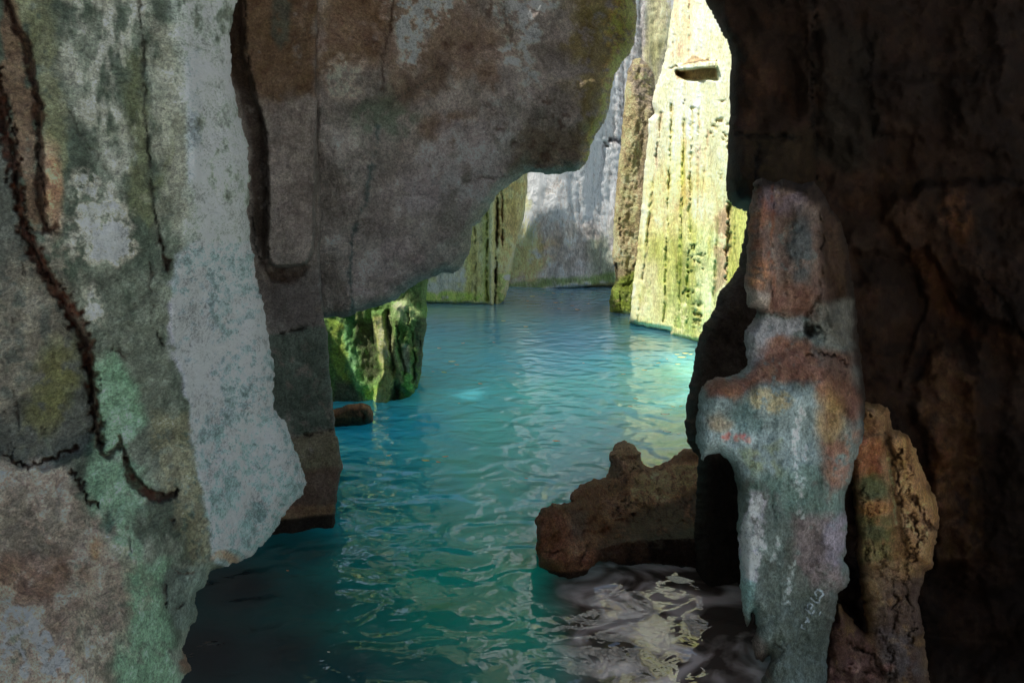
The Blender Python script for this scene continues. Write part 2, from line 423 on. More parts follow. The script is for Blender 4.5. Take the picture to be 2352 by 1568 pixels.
A.paint(('ell', 265, 560, 48, 42), (236, 224, 208), 0.95, 30, 14, brk=0.65, bs=14, seed=18, speck=0.7)
A.paint(('ell', 200, 420, 30, 30), (186, 182, 170), 0.8, 30, 20, brk=0.5, bs=14, seed=19, speck=0.6)
A.paint(('poly', [(190, 600), (400, 620), (400, 980), (300, 1120), (240, 900)]), (92, 98, 88), 0.7, 80, 20, brk=0.7, bs=30, seed=20, speck=0.4)
A.paint(('ell', 210, 690, 26, 40), (190, 184, 170), 0.8, 30, 18, brk=0.5, bs=14, seed=21, speck=0.6)
# the bright face, its skylit blue-white partly put into the colour
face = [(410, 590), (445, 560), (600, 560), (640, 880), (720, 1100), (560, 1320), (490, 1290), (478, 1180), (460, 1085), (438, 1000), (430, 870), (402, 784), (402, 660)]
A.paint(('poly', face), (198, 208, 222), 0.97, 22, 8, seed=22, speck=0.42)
A.paint(('poly', face), (112, 130, 132), 0.75, 20, 10, brk=0.30, bs=34, seed=23, speck=0.4)
A.paint(('poly', face), (86, 106, 106), 0.75, 20, 10, brk=0.22, bs=12, seed=123, speck=0.3)
A.paint(('poly', [(405, 640), (470, 640), (505, 800), (500, 960), (440, 980), (428, 860), (400, 780)]), (186, 184, 204), 0.55, 40, 20, brk=0.6, bs=30, seed=24)
A.paint(('ell', 570, 1120, 120, 150), (120, 150, 150), 0.55, 80, 30, brk=0.5, bs=22, seed=25, speck=0.5)
A.paint(('poly', [(350, 950), (435, 950), (480, 1180), (492, 1300), (440, 1310), (400, 1160), (360, 1100)]), (112, 108, 86), 0.75, 40, 14, brk=0.6, bs=16, seed=26, speck=0.5)
# smooth green flow and the pinkish foot
green = [(215, 830), (262, 800), (300, 860), (330, 960), (300, 1040), (345, 1130), (300, 1200), (330, 1290), (400, 1290), (380, 1350), (410, 1480), (420, 1570), (410, 1700), (250, 1700), (270, 1480), (300, 1370), (250, 1260), (200, 1130), (215, 1000)]
A.paint(('poly', green), (108, 140, 116), 0.9, 40, 14, seed=27, speck=0.04, brk=0.85, bs=50)
A.paint(('poly', [(-140, 1050), (60, 1080), (150, 1090), (215, 1160), (300, 1290), (300, 1360), (255, 1480), (240, 1700), (-140, 1700)]), (158, 140, 128), 0.9, 60, 20, seed=28, speck=0.06, brk=0.85, bs=60)
A.paint(('ell', 60, 1330, 130, 80, 10), (98, 70, 54), 0.85, 70, 30, seed=29, brk=0.55, bs=40)
A.paint(('ell', 90, 1200, 120, 70, 0), (100, 94, 84), 0.8, 70, 30, seed=30, brk=0.6, bs=30, speck=0.2)
A.paint(('ell', 225, 1255, 20, 28), (140, 102, 72), 0.8, 30, seed=31)
A.paint(('poly', [(200, 1260), (290, 1230), (340, 1330), (300, 1500), (200, 1420)]), (142, 128, 116), 0.6, 60, 20, seed=32, brk=0.6)
A.paint(('poly', [(170, 1380), (262, 1330), (290, 1460), (230, 1568), (170, 1500)]), (92, 94, 82), 0.6, 60, 20, seed=33, brk=0.5, bs=20, speck=0.3)
A.paint(('poly', [(378, 1310), (480, 1300), (452, 1400), (430, 1450), (405, 1440), (378, 1360)]), (86, 98, 92), 0.85, 14, 6, seed=34, brk=0.8, speck=0.2)
A.paint(('ell', 520, 1285, 30, 14, -10), (150, 118, 92), 0.8, 14, seed=35)
A.paint(('ell', 430, 1525, 16, 30), (92, 66, 50), 0.9, 10, seed=36)
# joints and cracks
gap = [(-20, 150), (0, 165), (28, 300), (50, 430), (60, 500), (90, 565), (132, 640), (174, 700), (198, 745), (211, 790), (220, 860), (226, 950), (236, 1030), (222, 1034), (212, 960), (203, 880), (184, 790), (150, 722), (104, 655), (66, 580), (44, 530), (22, 410), (0, 300), (-20, 280)]
def recess(rk, poly, depth, col, soft=5, warp=6, ws=18, seed=0, amt=0.93):
    rk.raise_(('poly', poly), -depth, soft, warp, ws, seed)
    m = rk.mask(('poly', poly), soft + 3, warp, ws, seed + 7)
    n = np.clip(amt * (0.85 + 0.3 * fbm(rk.X / 14, rk.Y / 14, seed + 2, 3)), 0, 0.97) * m
    rk.C = rk.C * (1 - n[:, None]) + lin(col) * n[:, None]; rk.A *= 1 - n
recess(A, gap, 26, (70, 33, 18), 9, 11, 13, 1)
A.crack([(x + 8, y) for x, y in joint], 4, 20, 8, 22, 1, (34, 18, 12), 0.85, 1.1)
A.joint([(x - 4, y) for x, y in lip], 10, 14, (62, 36, 24), 7, 18, 3, 0.8)
A.crack(lip, 4.5, 22, 7, 18, 3, (34, 22, 14), 0.9, 1.1)
A.crack([(318, -20), (328, 100), (330, 160), (334, 280), (341, 350), (350, 450), (358, 500), (366, 545), (378, 590), (388, 622)], 3.6, 18, 3, 16, 4, (40, 40, 34), 0.8, 1.2)
A.crack([(366, 540), (378, 592), (390, 622)], 6, 34, 3, 14, 5, (48, 30, 22), 0.9)
A.crack([(345, 600), (346, 680), (352, 750), (372, 790)], 4, 22, 5, 14, 6, (50, 44, 38), 0.7)
A.crack([(155, 240), (175, 300), (205, 330), (245, 390)], 4, 14, 4, 16, 7, (60, 62, 54), 0.6)
A.joint([(10, 1044), (60, 1072), (80, 1062), (100, 1056), (132, 1046), (176, 1032)], 5, 20, (62, 38, 26), 8, 14, 8, 0.85)
A.joint([(160, 1080), (182, 1106), (200, 1148), (222, 1156)], 4, 16, (66, 48, 38), 9, 12, 9, 0.8)
A.joint([(205, 860), (214, 950), (226, 1026), (245, 1050), (270, 1026), (276, 1000), (288, 1066)], 3.4, 16, (68, 56, 46), 4, 18, 10, 0.8)
recess(A, [(280, 1046), (292, 1050), (302, 1086), (326, 1104), (354, 1130), (388, 1130), (408, 1118), (402, 1140), (372, 1152), (344, 1150), (314, 1128), (290, 1096)], 26, (58, 29, 17), 4, 6, 14, 12)
A.crack([(262, 800), (275, 806), (284, 822)], 6, 30, 3, 12, 12, (50, 40, 30), 0.8)
A.crack([(378, 1340), (376, 1372), (388, 1400), (412, 1396), (418, 1386)], 4, 26, 4, 10, 13, (40, 26, 18), 0.9)
A.crack([(290, 1210), (296, 1250), (288, 1290)], 4, 18, 5, 12, 14, (90, 84, 74), 0.6)
A.crack([(400, 1318), (430, 1312), (452, 1310)], 4, 22, 5, 12, 15, (70, 46, 32), 0.8)
A.crack([(372, 1200), (385, 1196), (400, 1198)], 4, 16, 4, 12, 16, (60, 48, 36), 0.8)
for k in range(34):
    cx, cy = rng.uniform(0, 200), rng.uniform(240, 1040)
    if cx < np.interp(cy, [p[1] for p in joint], [p[0] for p in joint]) - 25:
        A.crack([(cx, cy), (cx + rng.uniform(-4, 10), cy + 14), (cx + rng.uniform(-6, 16), cy + rng.uniform(24, 60))], 2.4, 12, 4, 10, 20 + k, (52, 46, 40), 0.7)
A.lump(245, 520, 80, 110, 26, 8)
A.lump(115, 430, 30, 110, 14, -3)
# faded spray letters, soft edged in the rock's own stain
def d1(c): return [(x * 0.1374, 1352.4 + y * 0.1375) for x, y in c]
for pts, wd in [([(60, 480), (110, 420), (190, 330), (290, 300), (330, 380), (270, 440), (330, 540)], 8), ([(340, 320), (440, 380), (510, 420), (440, 500)], 8), ([(20, 600), (80, 680), (100, 800), (60, 960)], 10), ([(120, 800), (220, 720), (300, 680), (400, 660), (470, 700), (400, 800)], 9),
                ([(330, 880), (250, 950), (110, 980), (300, 960), (390, 1080), (410, 1190)], 10), ([(60, 1160), (120, 1090), (200, 1080)], 7), ([(440, 1250), (380, 1300), (370, 1400), (430, 1450), (490, 1360), (450, 1260)], 10)]:
    A.paint(('line', d1(pts), wd * 0.5), (172, 172, 186), 0.65, 7, 4, 12, seed=40, brk=0.75, bs=7)
for pts, wd in [([(520, 600), (560, 510), (620, 560), (600, 650), (520, 640)], 9), ([(590, 770), (580, 830), (690, 830), (740, 710), (800, 740), (835, 850)], 9), ([(640, 900), (690, 1010), (760, 960), (855, 905)], 11), ([(640, 930), (660, 990), (720, 1080)], 8),
                ([(765, 1100), (735, 1180), (800, 1290), (930, 1160), (1040, 1060)], 12), ([(750, 1330), (900, 1240), (1050, 1230), (1110, 1200)], 17), ([(1050, 1250), (1110, 1290), (1095, 1340)], 14), ([(770, 1370), (850, 1380), (910, 1420), (890, 1290)], 10)]:
    A.paint(('line', d1(pts), wd * 0.5), (182, 188, 232), 0.92, 5, 2, 10, seed=41, brk=1.1, bs=6, speck=0.0)

# ================================================================== C: the pillar behind it
def Y_pil(x, y): return 6.15 + 0.0004 * (x - 640) + 0.0003 * (700 - y) * (y < 700)
C = Rock([(300, -260), (731, -260), (733, 0), (728, 100), (730, 190), (728, 270), (732, 350), (738, 500), (735, 620), (742, 700), (745, 735),
          (752, 765), (757, 850), (765, 930), (770, 985), (776, 1012), (782, 1045), (788, 1075), (779, 1100), (773, 1150), (770, 1180), (769, 1222), (720, 1236), (660, 1250), (560, 1300), (300, 1340)],
         3.5, Y_pil, roll=(8, 0.08), thick=1.5, jag=(1.8, 14), seed=21, gain=np.array([3.9, 3.6, 3.35]), base=(88, 82, 78))
C.relief(180, 14, 3, 2.4); C.relief(50, 7, 4, 1.6, seed=2); C.relief(14, 2.6, 4, 1.2, seed=3); C.chip(90, 18, 2.5, 1); C.chip(30, 4, 1.6, 2)
tong = [(552, -60), (732, -60), (728, 200), (728, 270), (722, 520), (716, 590), (706, 606), (666, 613), (637, 613), (621, 602), (613, 582), (616, 400), (610, 320), (597, 258), (580, 215), (556, 120)]
C.raise_(('poly', tong), 80, 6, 3, seed=1)

C.raise_(('poly', [(480, -60), (548, 60), (560, 215), (600, 300), (606, 420), (606, 590), (590, 640), (480, 600)]), 8, 10, 3, seed=2)
C.paint('all', (100, 94, 90), 0.8, brk=0.5, bs=40, bsy=1.4, seed=1)
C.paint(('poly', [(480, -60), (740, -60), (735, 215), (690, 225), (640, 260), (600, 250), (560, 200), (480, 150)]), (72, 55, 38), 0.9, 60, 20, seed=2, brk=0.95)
C.paint(('poly', [(628, -30), (668, -30), (668, 90), (640, 112), (625, 80)]), (60, 64, 58), 0.8, 18, 8, seed=3, brk=0.8)
C.paint(('poly', [(612, 240), (728, 240), (722, 600), (614, 600)]), (108, 101, 98), 0.75, 40, 14, seed=4, brk=0.65, bs=24, speck=0.08)
C.paint(('poly', [(600, 630), (745, 620), (752, 765), (620, 790)]), (78, 74, 74), 0.8, 30, 10, seed=5, brk=0.8)
C.paint(('poly', [(600, 775), (752, 742), (770, 985), (680, 1005), (600, 940)]), (66, 76, 70), 0.92, 14, 6, seed=6, brk=0.9, bs=30)
C.paint(('poly', [(640, 1010), (772, 985), (790, 1075), (690, 1090)]), (88, 82, 68), 0.9, 14, 6, seed=7, brk=0.9)
C.paint(('poly', [(640, 1082), (790, 1070), (775, 1176), (640, 1196)]), (78, 62, 54), 0.95, 16, 6, seed=8)
C.paint(('poly', [(640, 1160), (775, 1158), (773, 1180), (640, 1198)]), (108, 84, 62), 0.7, 12, 4, seed=9)
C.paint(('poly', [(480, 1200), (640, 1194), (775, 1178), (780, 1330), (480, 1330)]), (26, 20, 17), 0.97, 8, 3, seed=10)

C.paint(('poly', [(500, -60), (562, -60), (566, 120), (600, 250), (613, 330), (616, 590), (604, 610), (590, 560), (582, 480), (574, 360), (552, 220), (520, 130)]), (44, 33, 26), 0.85, 16, 6, seed=41, brk=0.85)  # shadow on the rib left of the slab, put into the colour
C.crack([(562, -60), (562, 100), (592, 235), (610, 310), (616, 400), (614, 590)], 3.4, 20, 2.5, 16, 1, (26, 18, 13), 0.85, 1.2)
recess(C, [(604, 596), (618, 606), (638, 616), (668, 616), (708, 607), (712, 612), (694, 634), (664, 652), (640, 650), (616, 634)], 8, (50, 38, 32), 7, 5, 16, 32, 0.85)  # cast shadow under the hanging slab, painted and slightly sunk
C.crack([(628, 768), (660, 763), (692, 752), (720, 742), (748, 735)], 3.2, 26, 3, 14, 3, (26, 24, 24), 0.9)
C.crack([(682, 1004), (720, 996), (772, 985)], 2.6, 22, 3, 14, 4, (30, 26, 22), 0.9)
C.crack([(580, 500), (586, 560), (598, 600)], 4, 24, 3, 14, 5, (30, 24, 20), 0.9)


# ================================================================== B: the hanging arch wall
def Y_arch(x, y): return 6.35 + 0.0032 * np.clip(x - 735, 0, 900) + 0.0008 * (y - 300) * sstep(1100, 700, x)
B = Rock([(680, -110), (1465, -110), (1462, 0), (1462, 60), (1457, 100), (1446, 125), (1426, 150), (1412, 175), (1403, 210), (1398, 250), (1386, 285), (1370, 310),
          (1357, 335), (1349, 370), (1340, 386), (1320, 395), (1285, 398), (1262, 401), (1240, 397), (1221, 394), (1205, 400), (1186, 415), (1160, 432), (1145, 445),
          (1128, 470), (1115, 492), (1100, 510), (1085, 522), (1084, 535), (1082, 560), (1078, 580), (1066, 600), (1055, 620), (1040, 628), (1010, 630), (985, 641),
          (960, 648), (932, 668), (915, 685), (880, 702), (855, 708), (825, 717), (800, 727), (770, 728), (744, 733), (690, 720)],
         3.5, Y_arch, roll=(30, 0.3), thick=1.4, jag=(2.6, 13), seed=33, gain=np.array([5.7, 5.2, 4.9]), base=(88, 83, 80))
B.relief(300, 44, 3, 1.2); B.relief(110, 18, 4, 1.4, seed=2); B.relief(34, 6.5, 4, 1.1, seed=3); B.relief(12, 2.6, 3, 1.0, seed=4)
B.chip(230, 85, 1.5, 1); B.chip(80, 24, 1.3, 2, inv=True); B.chip(26, 5.5, 1.1, 3)
B.raise_(('poly', [(724, -80), (905, -80), (886, 100), (878, 200), (868, 290), (846, 410), (822, 500), (806, 560), (812, 740), (724, 740)]), 12, 18, 5, seed=1)
B.raise_(('poly', [(1180, 200), (1290, 190), (1420, 240), (1420, 420), (1172, 420)]), -8, 12, 5, seed=2)
B.raise_(('poly', [(880, 215), (960, 195), (1060, 120), (1180, 150), (1180, 380), (1000, 640), (800, 740), (830, 480)]), 10, 40, 12, seed=3)
B.lump(1340, 250, 120, 200, 40, 10)
B.paint('all', (104, 99, 97), 0.85, brk=0.5, bs=50, seed=1, speck=0.05)
B.paint('all', (72, 70, 66), 0.45, brk=0.3, bs=36, seed=4)
B.paint(('poly', [(724, -60), (900, -60), (1000, -60), (1180, 100), (1150, 200), (1000, 230), (900, 260), (880, 170), (760, 130), (724, 200)]), (82, 68, 56), 0.8, 70, 30, seed=5, brk=0.8, bs=60)
B.paint(('poly', [(735, -60), (900, -60), (880, 130), (800, 140), (735, 220)]), (74, 58, 42), 0.8, 40, 20, seed=6, brk=0.9)
B.paint(('poly', [(905, -60), (1080, -60), (1040, 40), (985, 90), (960, 160), (930, 150), (900, 90)]), (158, 150, 146), 0.85, 60, 26, seed=7, brk=0.36, bs=16, speck=0.5)
B.paint(('poly', [(1130, -60), (1320, -60), (1260, 60), (1220, 110), (1240, 190), (1180, 170), (1150, 60)]), (150, 146, 140), 0.8, 60, 26, seed=8, brk=0.34, bs=16, speck=0.5)
B.paint(('ell', 790, 170, 50, 50), (130, 120, 112), 0.7, 50, 20, seed=9, brk=0.4, bs=16, speck=0.4)
B.paint(('poly', [(1150, 190), (1260, 190), (1200, 260), (1120, 270), (1060, 330), (1080, 250)]), (128, 122, 122), 0.6, 60, 22, seed=10, brk=0.45, bs=16, speck=0.3)
B.paint(('ell', 880, 260, 70, 60, -20), (66, 78, 66), 0.7, 60, 25, seed=11, brk=0.6)
B.paint(('ell', 1000, 170, 60, 50, -30), (70, 60, 52), 0.8, 50, 20, seed=12, brk=0.7)
B.paint(('ell', 1040, 310, 80, 60), (84, 66, 50), 0.6, 50, 20, seed=13, brk=0.5)
B.paint(('poly', [(1290, -60), (1470, -60), (1470, 60), (1400, 230), (1350, 380), (1320, 340), (1330, 220), (1300, 100)]), (84, 76, 40), 0.85, 60, 25, seed=14, brk=0.7, bs=26)
B.paint(('poly', [(1410, -60), (1475, -60), (1470, 80), (1420, 180), (1390, 300), (1340, 400), (1330, 370), (1375, 260), (1390, 150)]), (138, 112, 52), 0.85, 26, 10, seed=15, brk=0.5, bs=12, speck=0.12)
B.paint(('poly', [(1180, 280), (1340, 300), (1330, 400), (1175, 400)]), (70, 62, 50), 0.75, 40, 14, seed=16, brk=0.7)
B.paint(('poly', [(1020, 260), (1170, 260), (1170, 400), (1100, 480), (900, 470), (960, 340)]), (118, 113, 116), 0.7, 70, 25, seed=17, brk=0.6, speck=0.06)
B.paint(('ell', 900, 620, 110, 60, -15), (108, 101, 102), 0.6, 60, 20, seed=18, brk=0.6)
for cx, cy, a_, b_ in [(1032, 105, 14, 8), (1075, 108, 10, 8), (1115, 172, 9, 6), (1128, 20, 8, 20), (1148, 295, 5, 6), (1250, 360, 12, 9), (1222, 335, 8, 9), (1290, 285, 9, 14), (1300, 265, 7, 9), (1255, 235, 9, 8), (1310, 250, 6, 5), (1240, 380, 9, 5), (1290, 345, 8, 6), (850, 100, 14, 10), (880, 70, 8, 10), (1180, 330, 6, 5), (1270, 330, 5, 5), (1330, 300, 6, 8)]:
    B.paint(('ell', cx, cy, a_, b_), (56, 42, 34), 0.75, 8, 8, 9, seed=int(cx))
    B.D += 4 * B.px * B.mask(('ell', cx, cy, a_, b_), 7, 6, 9)
stripe = [(868, 286), (864, 340), (848, 410), (841, 465), (822, 500), (809, 540), (804, 600), (806, 675), (813, 726)]
B.crack(stripe, 5, 12, 2, 20, 1, (50, 62, 62), 0.9, 1.3)
B.crack([(906, -20), (898, 50), (886, 100), (878, 150), (878, 205)], 3, 20, 4, 16, 2, (44, 30, 22), 0.85, 1.2)
B.crack([(895, 243), (930, 215), (966, 190), (1000, 178)], 4, 14, 5, 16, 3, (50, 52, 46), 0.7)
B.crack([(1180, 268), (1176, 320), (1173, 378)], 2, 14, 2, 16, 4, (56, 50, 46), 0.7)
B.crack([(1180, 275), (1230, 274), (1270, 274), (1278, 205)], 2, 12, 2, 16, 5, (50, 42, 34), 0.7)
B.crack([(1060, 420), (1120, 408), (1180, 404)], 2.5, 12, 3, 16, 6, (60, 54, 50), 0.6)
B.crack([(952, 480), (975, 500)], 3, 14, 4, 12, 7, (54, 50, 48), 0.7)

B.crack([(880, 700), (910, 672), (960, 640)], 3, 12, 5, 10, 9, (70, 64, 62), 0.5)
# small stalactite stub under the arch
# ================================================================== D: mossy rock in the shade of the arch
def Y_moss(x, y): return 10.4 - 0.0022 * (np.clip(np.abs(x - 880), 0, 60)) + 0.0045 * np.clip(x - 905, 0, 200) + 0.001 * (850 - y) * (x < 1000)
D = Rock([(700, 560), (990, 560), (985, 640), (979, 690), (982, 715), (980, 750), (975, 780), (970, 820), (967, 860), (960, 890), (942, 914), (921, 930), (905, 941), (880, 950), (866, 962), (858, 968),
          (845, 985), (700, 985)], 2.5, Y_moss, roll=(14, 0.35), thick=1.6, jag=(2.4, 10), seed=41, gain=4.5, base=(74, 84, 44))
D.cap = 1.1
D.relief(60, 8, 4, 2.5); D.relief(16, 3.0, 4, 3.0, seed=2); D.relief(7, 1.4, 3, 1.5, seed=3); D.chip(26, 7, 3.5, 1); D.chip(9, 2.2, 1.5, 2)
D.raise_(('poly', [(856, 720), (882, 715), (892, 800), (900, 860), (906, 890), (880, 950), (860, 970), (858, 940), (868, 880), (882, 850), (868, 800)]), 26, 10, 3, seed=1)
D.raise_(('poly', [(905, 700), (935, 690), (980, 730), (975, 800), (965, 870), (945, 905), (935, 900), (900, 860)]), 20, 16, 4, seed=2)
D.raise_(('poly', [(798, 730), (862, 735), (872, 800), (880, 850), (862, 880), (826, 880), (806, 820)]), -10, 20, 6, seed=3)
D.paint('all', (72, 98, 46), 0.85, brk=0.5, bs=26, bsy=2, seed=1)
D.paint(('poly', [(750, 730), (790, 735), (800, 840), (806, 880), (770, 860)]), (104, 122, 44), 0.9, 14, 6, seed=2, brk=0.75, bs=9)
D.paint(('poly', [(788, 740), (812, 735), (818, 800), (836, 870), (870, 920), (850, 935), (815, 900), (800, 850)]), (92, 138, 80), 0.9, 22, 6, seed=3, brk=0.85, bs=10)
D.paint(('poly', [(815, 735), (862, 735), (880, 850), (872, 870), (845, 880), (825, 830)]), (56, 58, 38), 0.85, 22, 7, seed=4, brk=0.75, bs=8)
D.paint(('poly', [(770, 870), (806, 880), (845, 920), (836, 950), (770, 945)]), (64, 62, 50), 0.85, 20, 6, seed=5)
D.paint(('poly', [(830, 900), (880, 880), (870, 945), (835, 940)]), (106, 126, 48), 0.8, 16, 5, seed=6, brk=0.7)
D.paint(('poly', [(858, 728), (880, 720), (892, 800), (896, 850), (878, 845), (866, 800)]), (150, 160, 84), 0.95, 8, 3, seed=7, brk=0.85, bs=7)
D.paint(('poly', [(882, 850), (902, 850), (904, 900), (880, 950), (860, 966), (864, 900)]), (140, 142, 84), 0.9, 10, 4, seed=8, brk=0.8)
D.paint(('poly', [(880, 710), (895, 720), (905, 800), (925, 870), (930, 905), (905, 890), (895, 820)]), (96, 96, 66), 0.8, 12, 4, seed=9, brk=0.7, bs=10)
D.paint(('poly', [(895, 705), (935, 690), (970, 720), (930, 745), (900, 730)]), (128, 146, 92), 0.85, 16, 5, seed=10, brk=0.75)
D.paint(('poly', [(905, 745), (950, 740), (935, 800), (915, 830)]), (70, 96, 44), 0.8, 18, 6, seed=11, brk=0.7)
D.paint(('poly', [(924, 790), (940, 790), (944, 860), (926, 850)]), (116, 120, 100), 0.8, 10, 3, seed=12)
D.paint(('poly', [(925, 855), (945, 860), (948, 895), (932, 890)]), (96, 150, 70), 0.85, 10, 3, seed=13)
D.paint(('poly', [(955, 730), (990, 730), (972, 850), (960, 880), (950, 850)]), (42, 44, 32), 0.85, 10, 4, seed=14, brk=0.8)
D.paint(('poly', [(900, 890), (920, 880), (925, 935), (895, 940)]), (40, 36, 24), 0.9, 8, 3, seed=15)
D.paint(('ell', 944, 915, 14, 10), (150, 146, 90), 0.8, 8, seed=16)
D.paint(('poly', [(900, 560), (990, 560), (982, 700), (955, 720), (920, 690)]), (56, 66, 36), 0.8, 20, 8, seed=17, brk=0.7)
D.crack([(890, 715), (896, 780), (905, 850)], 3, 18, 2, 12, 1, (30, 34, 18), 0.9, 1.4)
D.crack([(905, 880), (912, 910), (908, 936)], 4, 24, 2, 12, 2, (26, 22, 14), 0.9, 1.4)
D.crack([(935, 720), (950, 790), (952, 880)], 3, 26, 3, 12, 3, (36, 38, 24), 0.8, 1.4)
D.crack([(912, 740), (918, 800), (930, 860)], 3, 22, 3, 12, 4, (40, 42, 26), 0.8, 1.4)
D.crack([(966, 740), (966, 800), (956, 880)], 3, 22, 3, 12, 5, (30, 30, 20), 0.8, 1.4)
# E: brown rock at its foot
E = Rock([(700, 990), (745, 945), (768, 940), (790, 931), (830, 925), (850, 932), (858, 948), (857, 968), (845, 976), (815, 981), (790, 987), (700, 1000)], 2.5,
         lambda x, y: 9.0 - 0.001 * (x - 800), roll=(16, 0.3), thick=0.9, jag=(1.5, 10), seed=47, gain=2.2, base=(84, 58, 36))
E.relief(20, 3, 4); E.relief(8, 1.2, 3, seed=2)
E.paint('all', (130, 88, 50), 0.7, brk=0.35, bs=14, bsy=2, seed=1)
E.paint(('poly', [(700, 966), (860, 955), (860, 1000), (700, 1000)]), (58, 50, 30), 0.9, 10, 4, seed=2)
E.crack([(825, 925), (833, 950), (838, 975)], 3, 16, 2, 10, 1, (40, 24, 16), 0.8)

# ================================================================== G: back cliff of the sinkhole
def Y_back(x, y): return 24.0 - 0.004 * np.clip(1160 - x, 0, 60) * 0 - 0.0045 * np.clip(x - 1400, 0, 400) + 0.004 * np.abs(x - 1290)
G = Rock([(1085, -620), (1800, -620), (1800, 668), (1500, 668), (1400, 660), (1340, 660), (1300, 663), (1262, 669), (1236, 676), (1205, 690), (1170, 697), (1085, 712)],
         4.0, Y_back, roll=(8, 0.2), thick=1.2, jag=(1.0, 20), seed=51, gain=1.0, base=(150, 148, 150))
G.relief(160, 14, 3, 3); G.relief(26, 4.5, 4, 9, seed=2); G.relief(10, 1.5, 4, 6, seed=3); G.relief(9, 1.0, 3, 1, seed=4)
G.gain = np.array([2.9, 2.65, 2.35]); G.cap = 1.1
G.paint('all', (172, 172, 178), 0.8, brk=0.5, bs=40, bsy=3, seed=1)
G.paint(('poly', [(1205, 380), (1330, 380), (1300, 520), (1290, 560), (1260, 470), (1215, 500)]), (224, 226, 236), 0.85, 40, 16, seed=2, brk=0.6, bs=20, bsy=3)  # sky-lit upper patch of the cliff, brightness put into the colour
G.paint(('poly', [(1340, 200), (1430, 200), (1430, 420), (1340, 500)]), (196, 200, 214), 0.8, 40, 16, seed=3, brk=0.5, bs=16, bsy=6)
G.paint(('poly', [(1160, 560), (1260, 530), (1290, 560), (1230, 640), (1150, 640)]), (190, 156, 108), 0.9, 40, 14, seed=4, brk=0.8)
G.paint(('poly', [(1140, 440), (1215, 400), (1230, 520), (1200, 640), (1140, 640)]), (196, 166, 118), 0.8, 40, 14, seed=14, brk=0.75)
G.paint(('poly', [(1240, 500), (1400, 520), (1410, 620), (1260, 630)]), (134, 128, 124), 0.75, 60, 18, seed=5, brk=0.6, bs=24, speck=0.1)
G.paint(('poly', [(1350, 540), (1420, 520), (1420, 640), (1350, 640)]), (118, 128, 112), 0.75, 40, 12, seed=6, brk=0.7)
G.paint(('poly', [(1140, 645), (1230, 640), (1300, 632), (1420, 622), (1420, 665), (1300, 655), (1240, 668), (1140, 700)]), (98, 122, 66), 0.85, 16, 7, seed=7, brk=0.75, bs=14)
G.paint(('line', [(1145, 704), (1170, 694), (1205, 686), (1236, 672), (1262, 665), (1300, 658), (1350, 655)], 5), (196, 190, 180), 0.85, 6, 3, seed=8, brk=0.8, bs=8)
G.paint(('line', [(1350, 657), (1400, 655), (1500, 660)], 5), (120, 100, 66), 0.8, 6, 3, seed=9)
G.paint(('poly', [(1486, -400), (1545, -400), (1540, 60), (1500, 200), (1480, 160)]), (152, 152, 112), 0.85, 24, 8, seed=10, brk=0.8, bs=16, bsy=5)
G.paint(('poly', [(1490, 95), (1535, 95), (1520, 200), (1490, 200)]), (108, 108, 76), 0.7, 16, 8, seed=11)
for k in range(26):
    x = rng.uniform(1340, 1480); G.crack([(x, -300), (x + rng.uniform(-4, 4), 100), (x + rng.uniform(-6, 6), rng.uniform(250, 640))], 2.2, 5, 2, 30, k, (110, 110, 116), 0.45)
G.crack([(1386, 330), (1400, 322), (1420, 326)], 5, 30, 2, 10, 40, (44, 42, 46), 0.95, 1.3)
G.crack([(1384, 334), (1398, 336)], 3, 20, 2, 10, 41, (60, 56, 58), 0.9, 1.3)

# ================================================================== K2: fluted cliff at the back left
def Y_flut(x, y): return 20.2 + 0.004 * np.clip(1140 - x, -60, 200) * 0.0 + 0.01 * np.clip(x - 1150, 0, 60) - 0.001 * (700 - y) * 0
L2 = Rock([(860, -140), (1190, -140), (1215, 300), (1212, 420), (1207, 470), (1203, 500), (1185, 560), (1175, 620), (1168, 660), (1158, 690), (1146, 705), (1138, 714), (1126, 706), (1100, 702), (1060, 701), (1000, 699), (860, 700)],
          2.5, Y_flut, roll=(10, 0.5), thick=1.5, jag=(1.2, 12), seed=55, gain=3.2, base=(150, 138, 100))
L2.relief(40, 6, 3, 6); L2.relief(12, 2.4, 4, 8, seed=2); L2.relief(7, 1.0, 3, 1.4, seed=3)
L2.paint('all', (170, 150, 112), 0.7, brk=0.5, bs=20, bsy=6, seed=1)
L2.paint(('poly', [(965, 600), (1080, 600), (1068, 690), (965, 690)]), (150, 144, 138), 0.85, 22, 6, seed=2, brk=0.8, speck=0.1)
L2.paint(('poly', [(1068, 520), (1110, 520), (1110, 690), (1066, 690)]), (142, 136, 84), 0.85, 14, 5, seed=3, brk=0.8, bs=12, bsy=4)
L2.paint(('poly', [(1108, 480), (1134, 480), (1134, 700), (1108, 700)]), (164, 170, 78), 0.9, 8, 2, seed=4, brk=0.85, bs=12, bsy=5)
L2.paint(('poly', [(1122, 430), (1134, 430), (1132, 700), (1124, 700)]), (196, 182, 110), 0.8, 5, 1, seed=5)
L2.paint(('poly', [(1146, 420), (1212, 420), (1190, 560), (1160, 620), (1146, 600)]), (170, 130, 84), 0.85, 14, 6, seed=6, brk=0.8, bs=12, bsy=2)
L2.paint(('poly', [(1140, 625), (1180, 620), (1160, 700), (1140, 700)]), (104, 122, 62), 0.85, 14, 6, seed=7, brk=0.7, bs=10)
L2.paint(('poly', [(960, 668), (1110, 672), (1110, 698), (960, 694)]), (122, 142, 56), 0.9, 12, 4, seed=8, brk=0.75, bs=9)
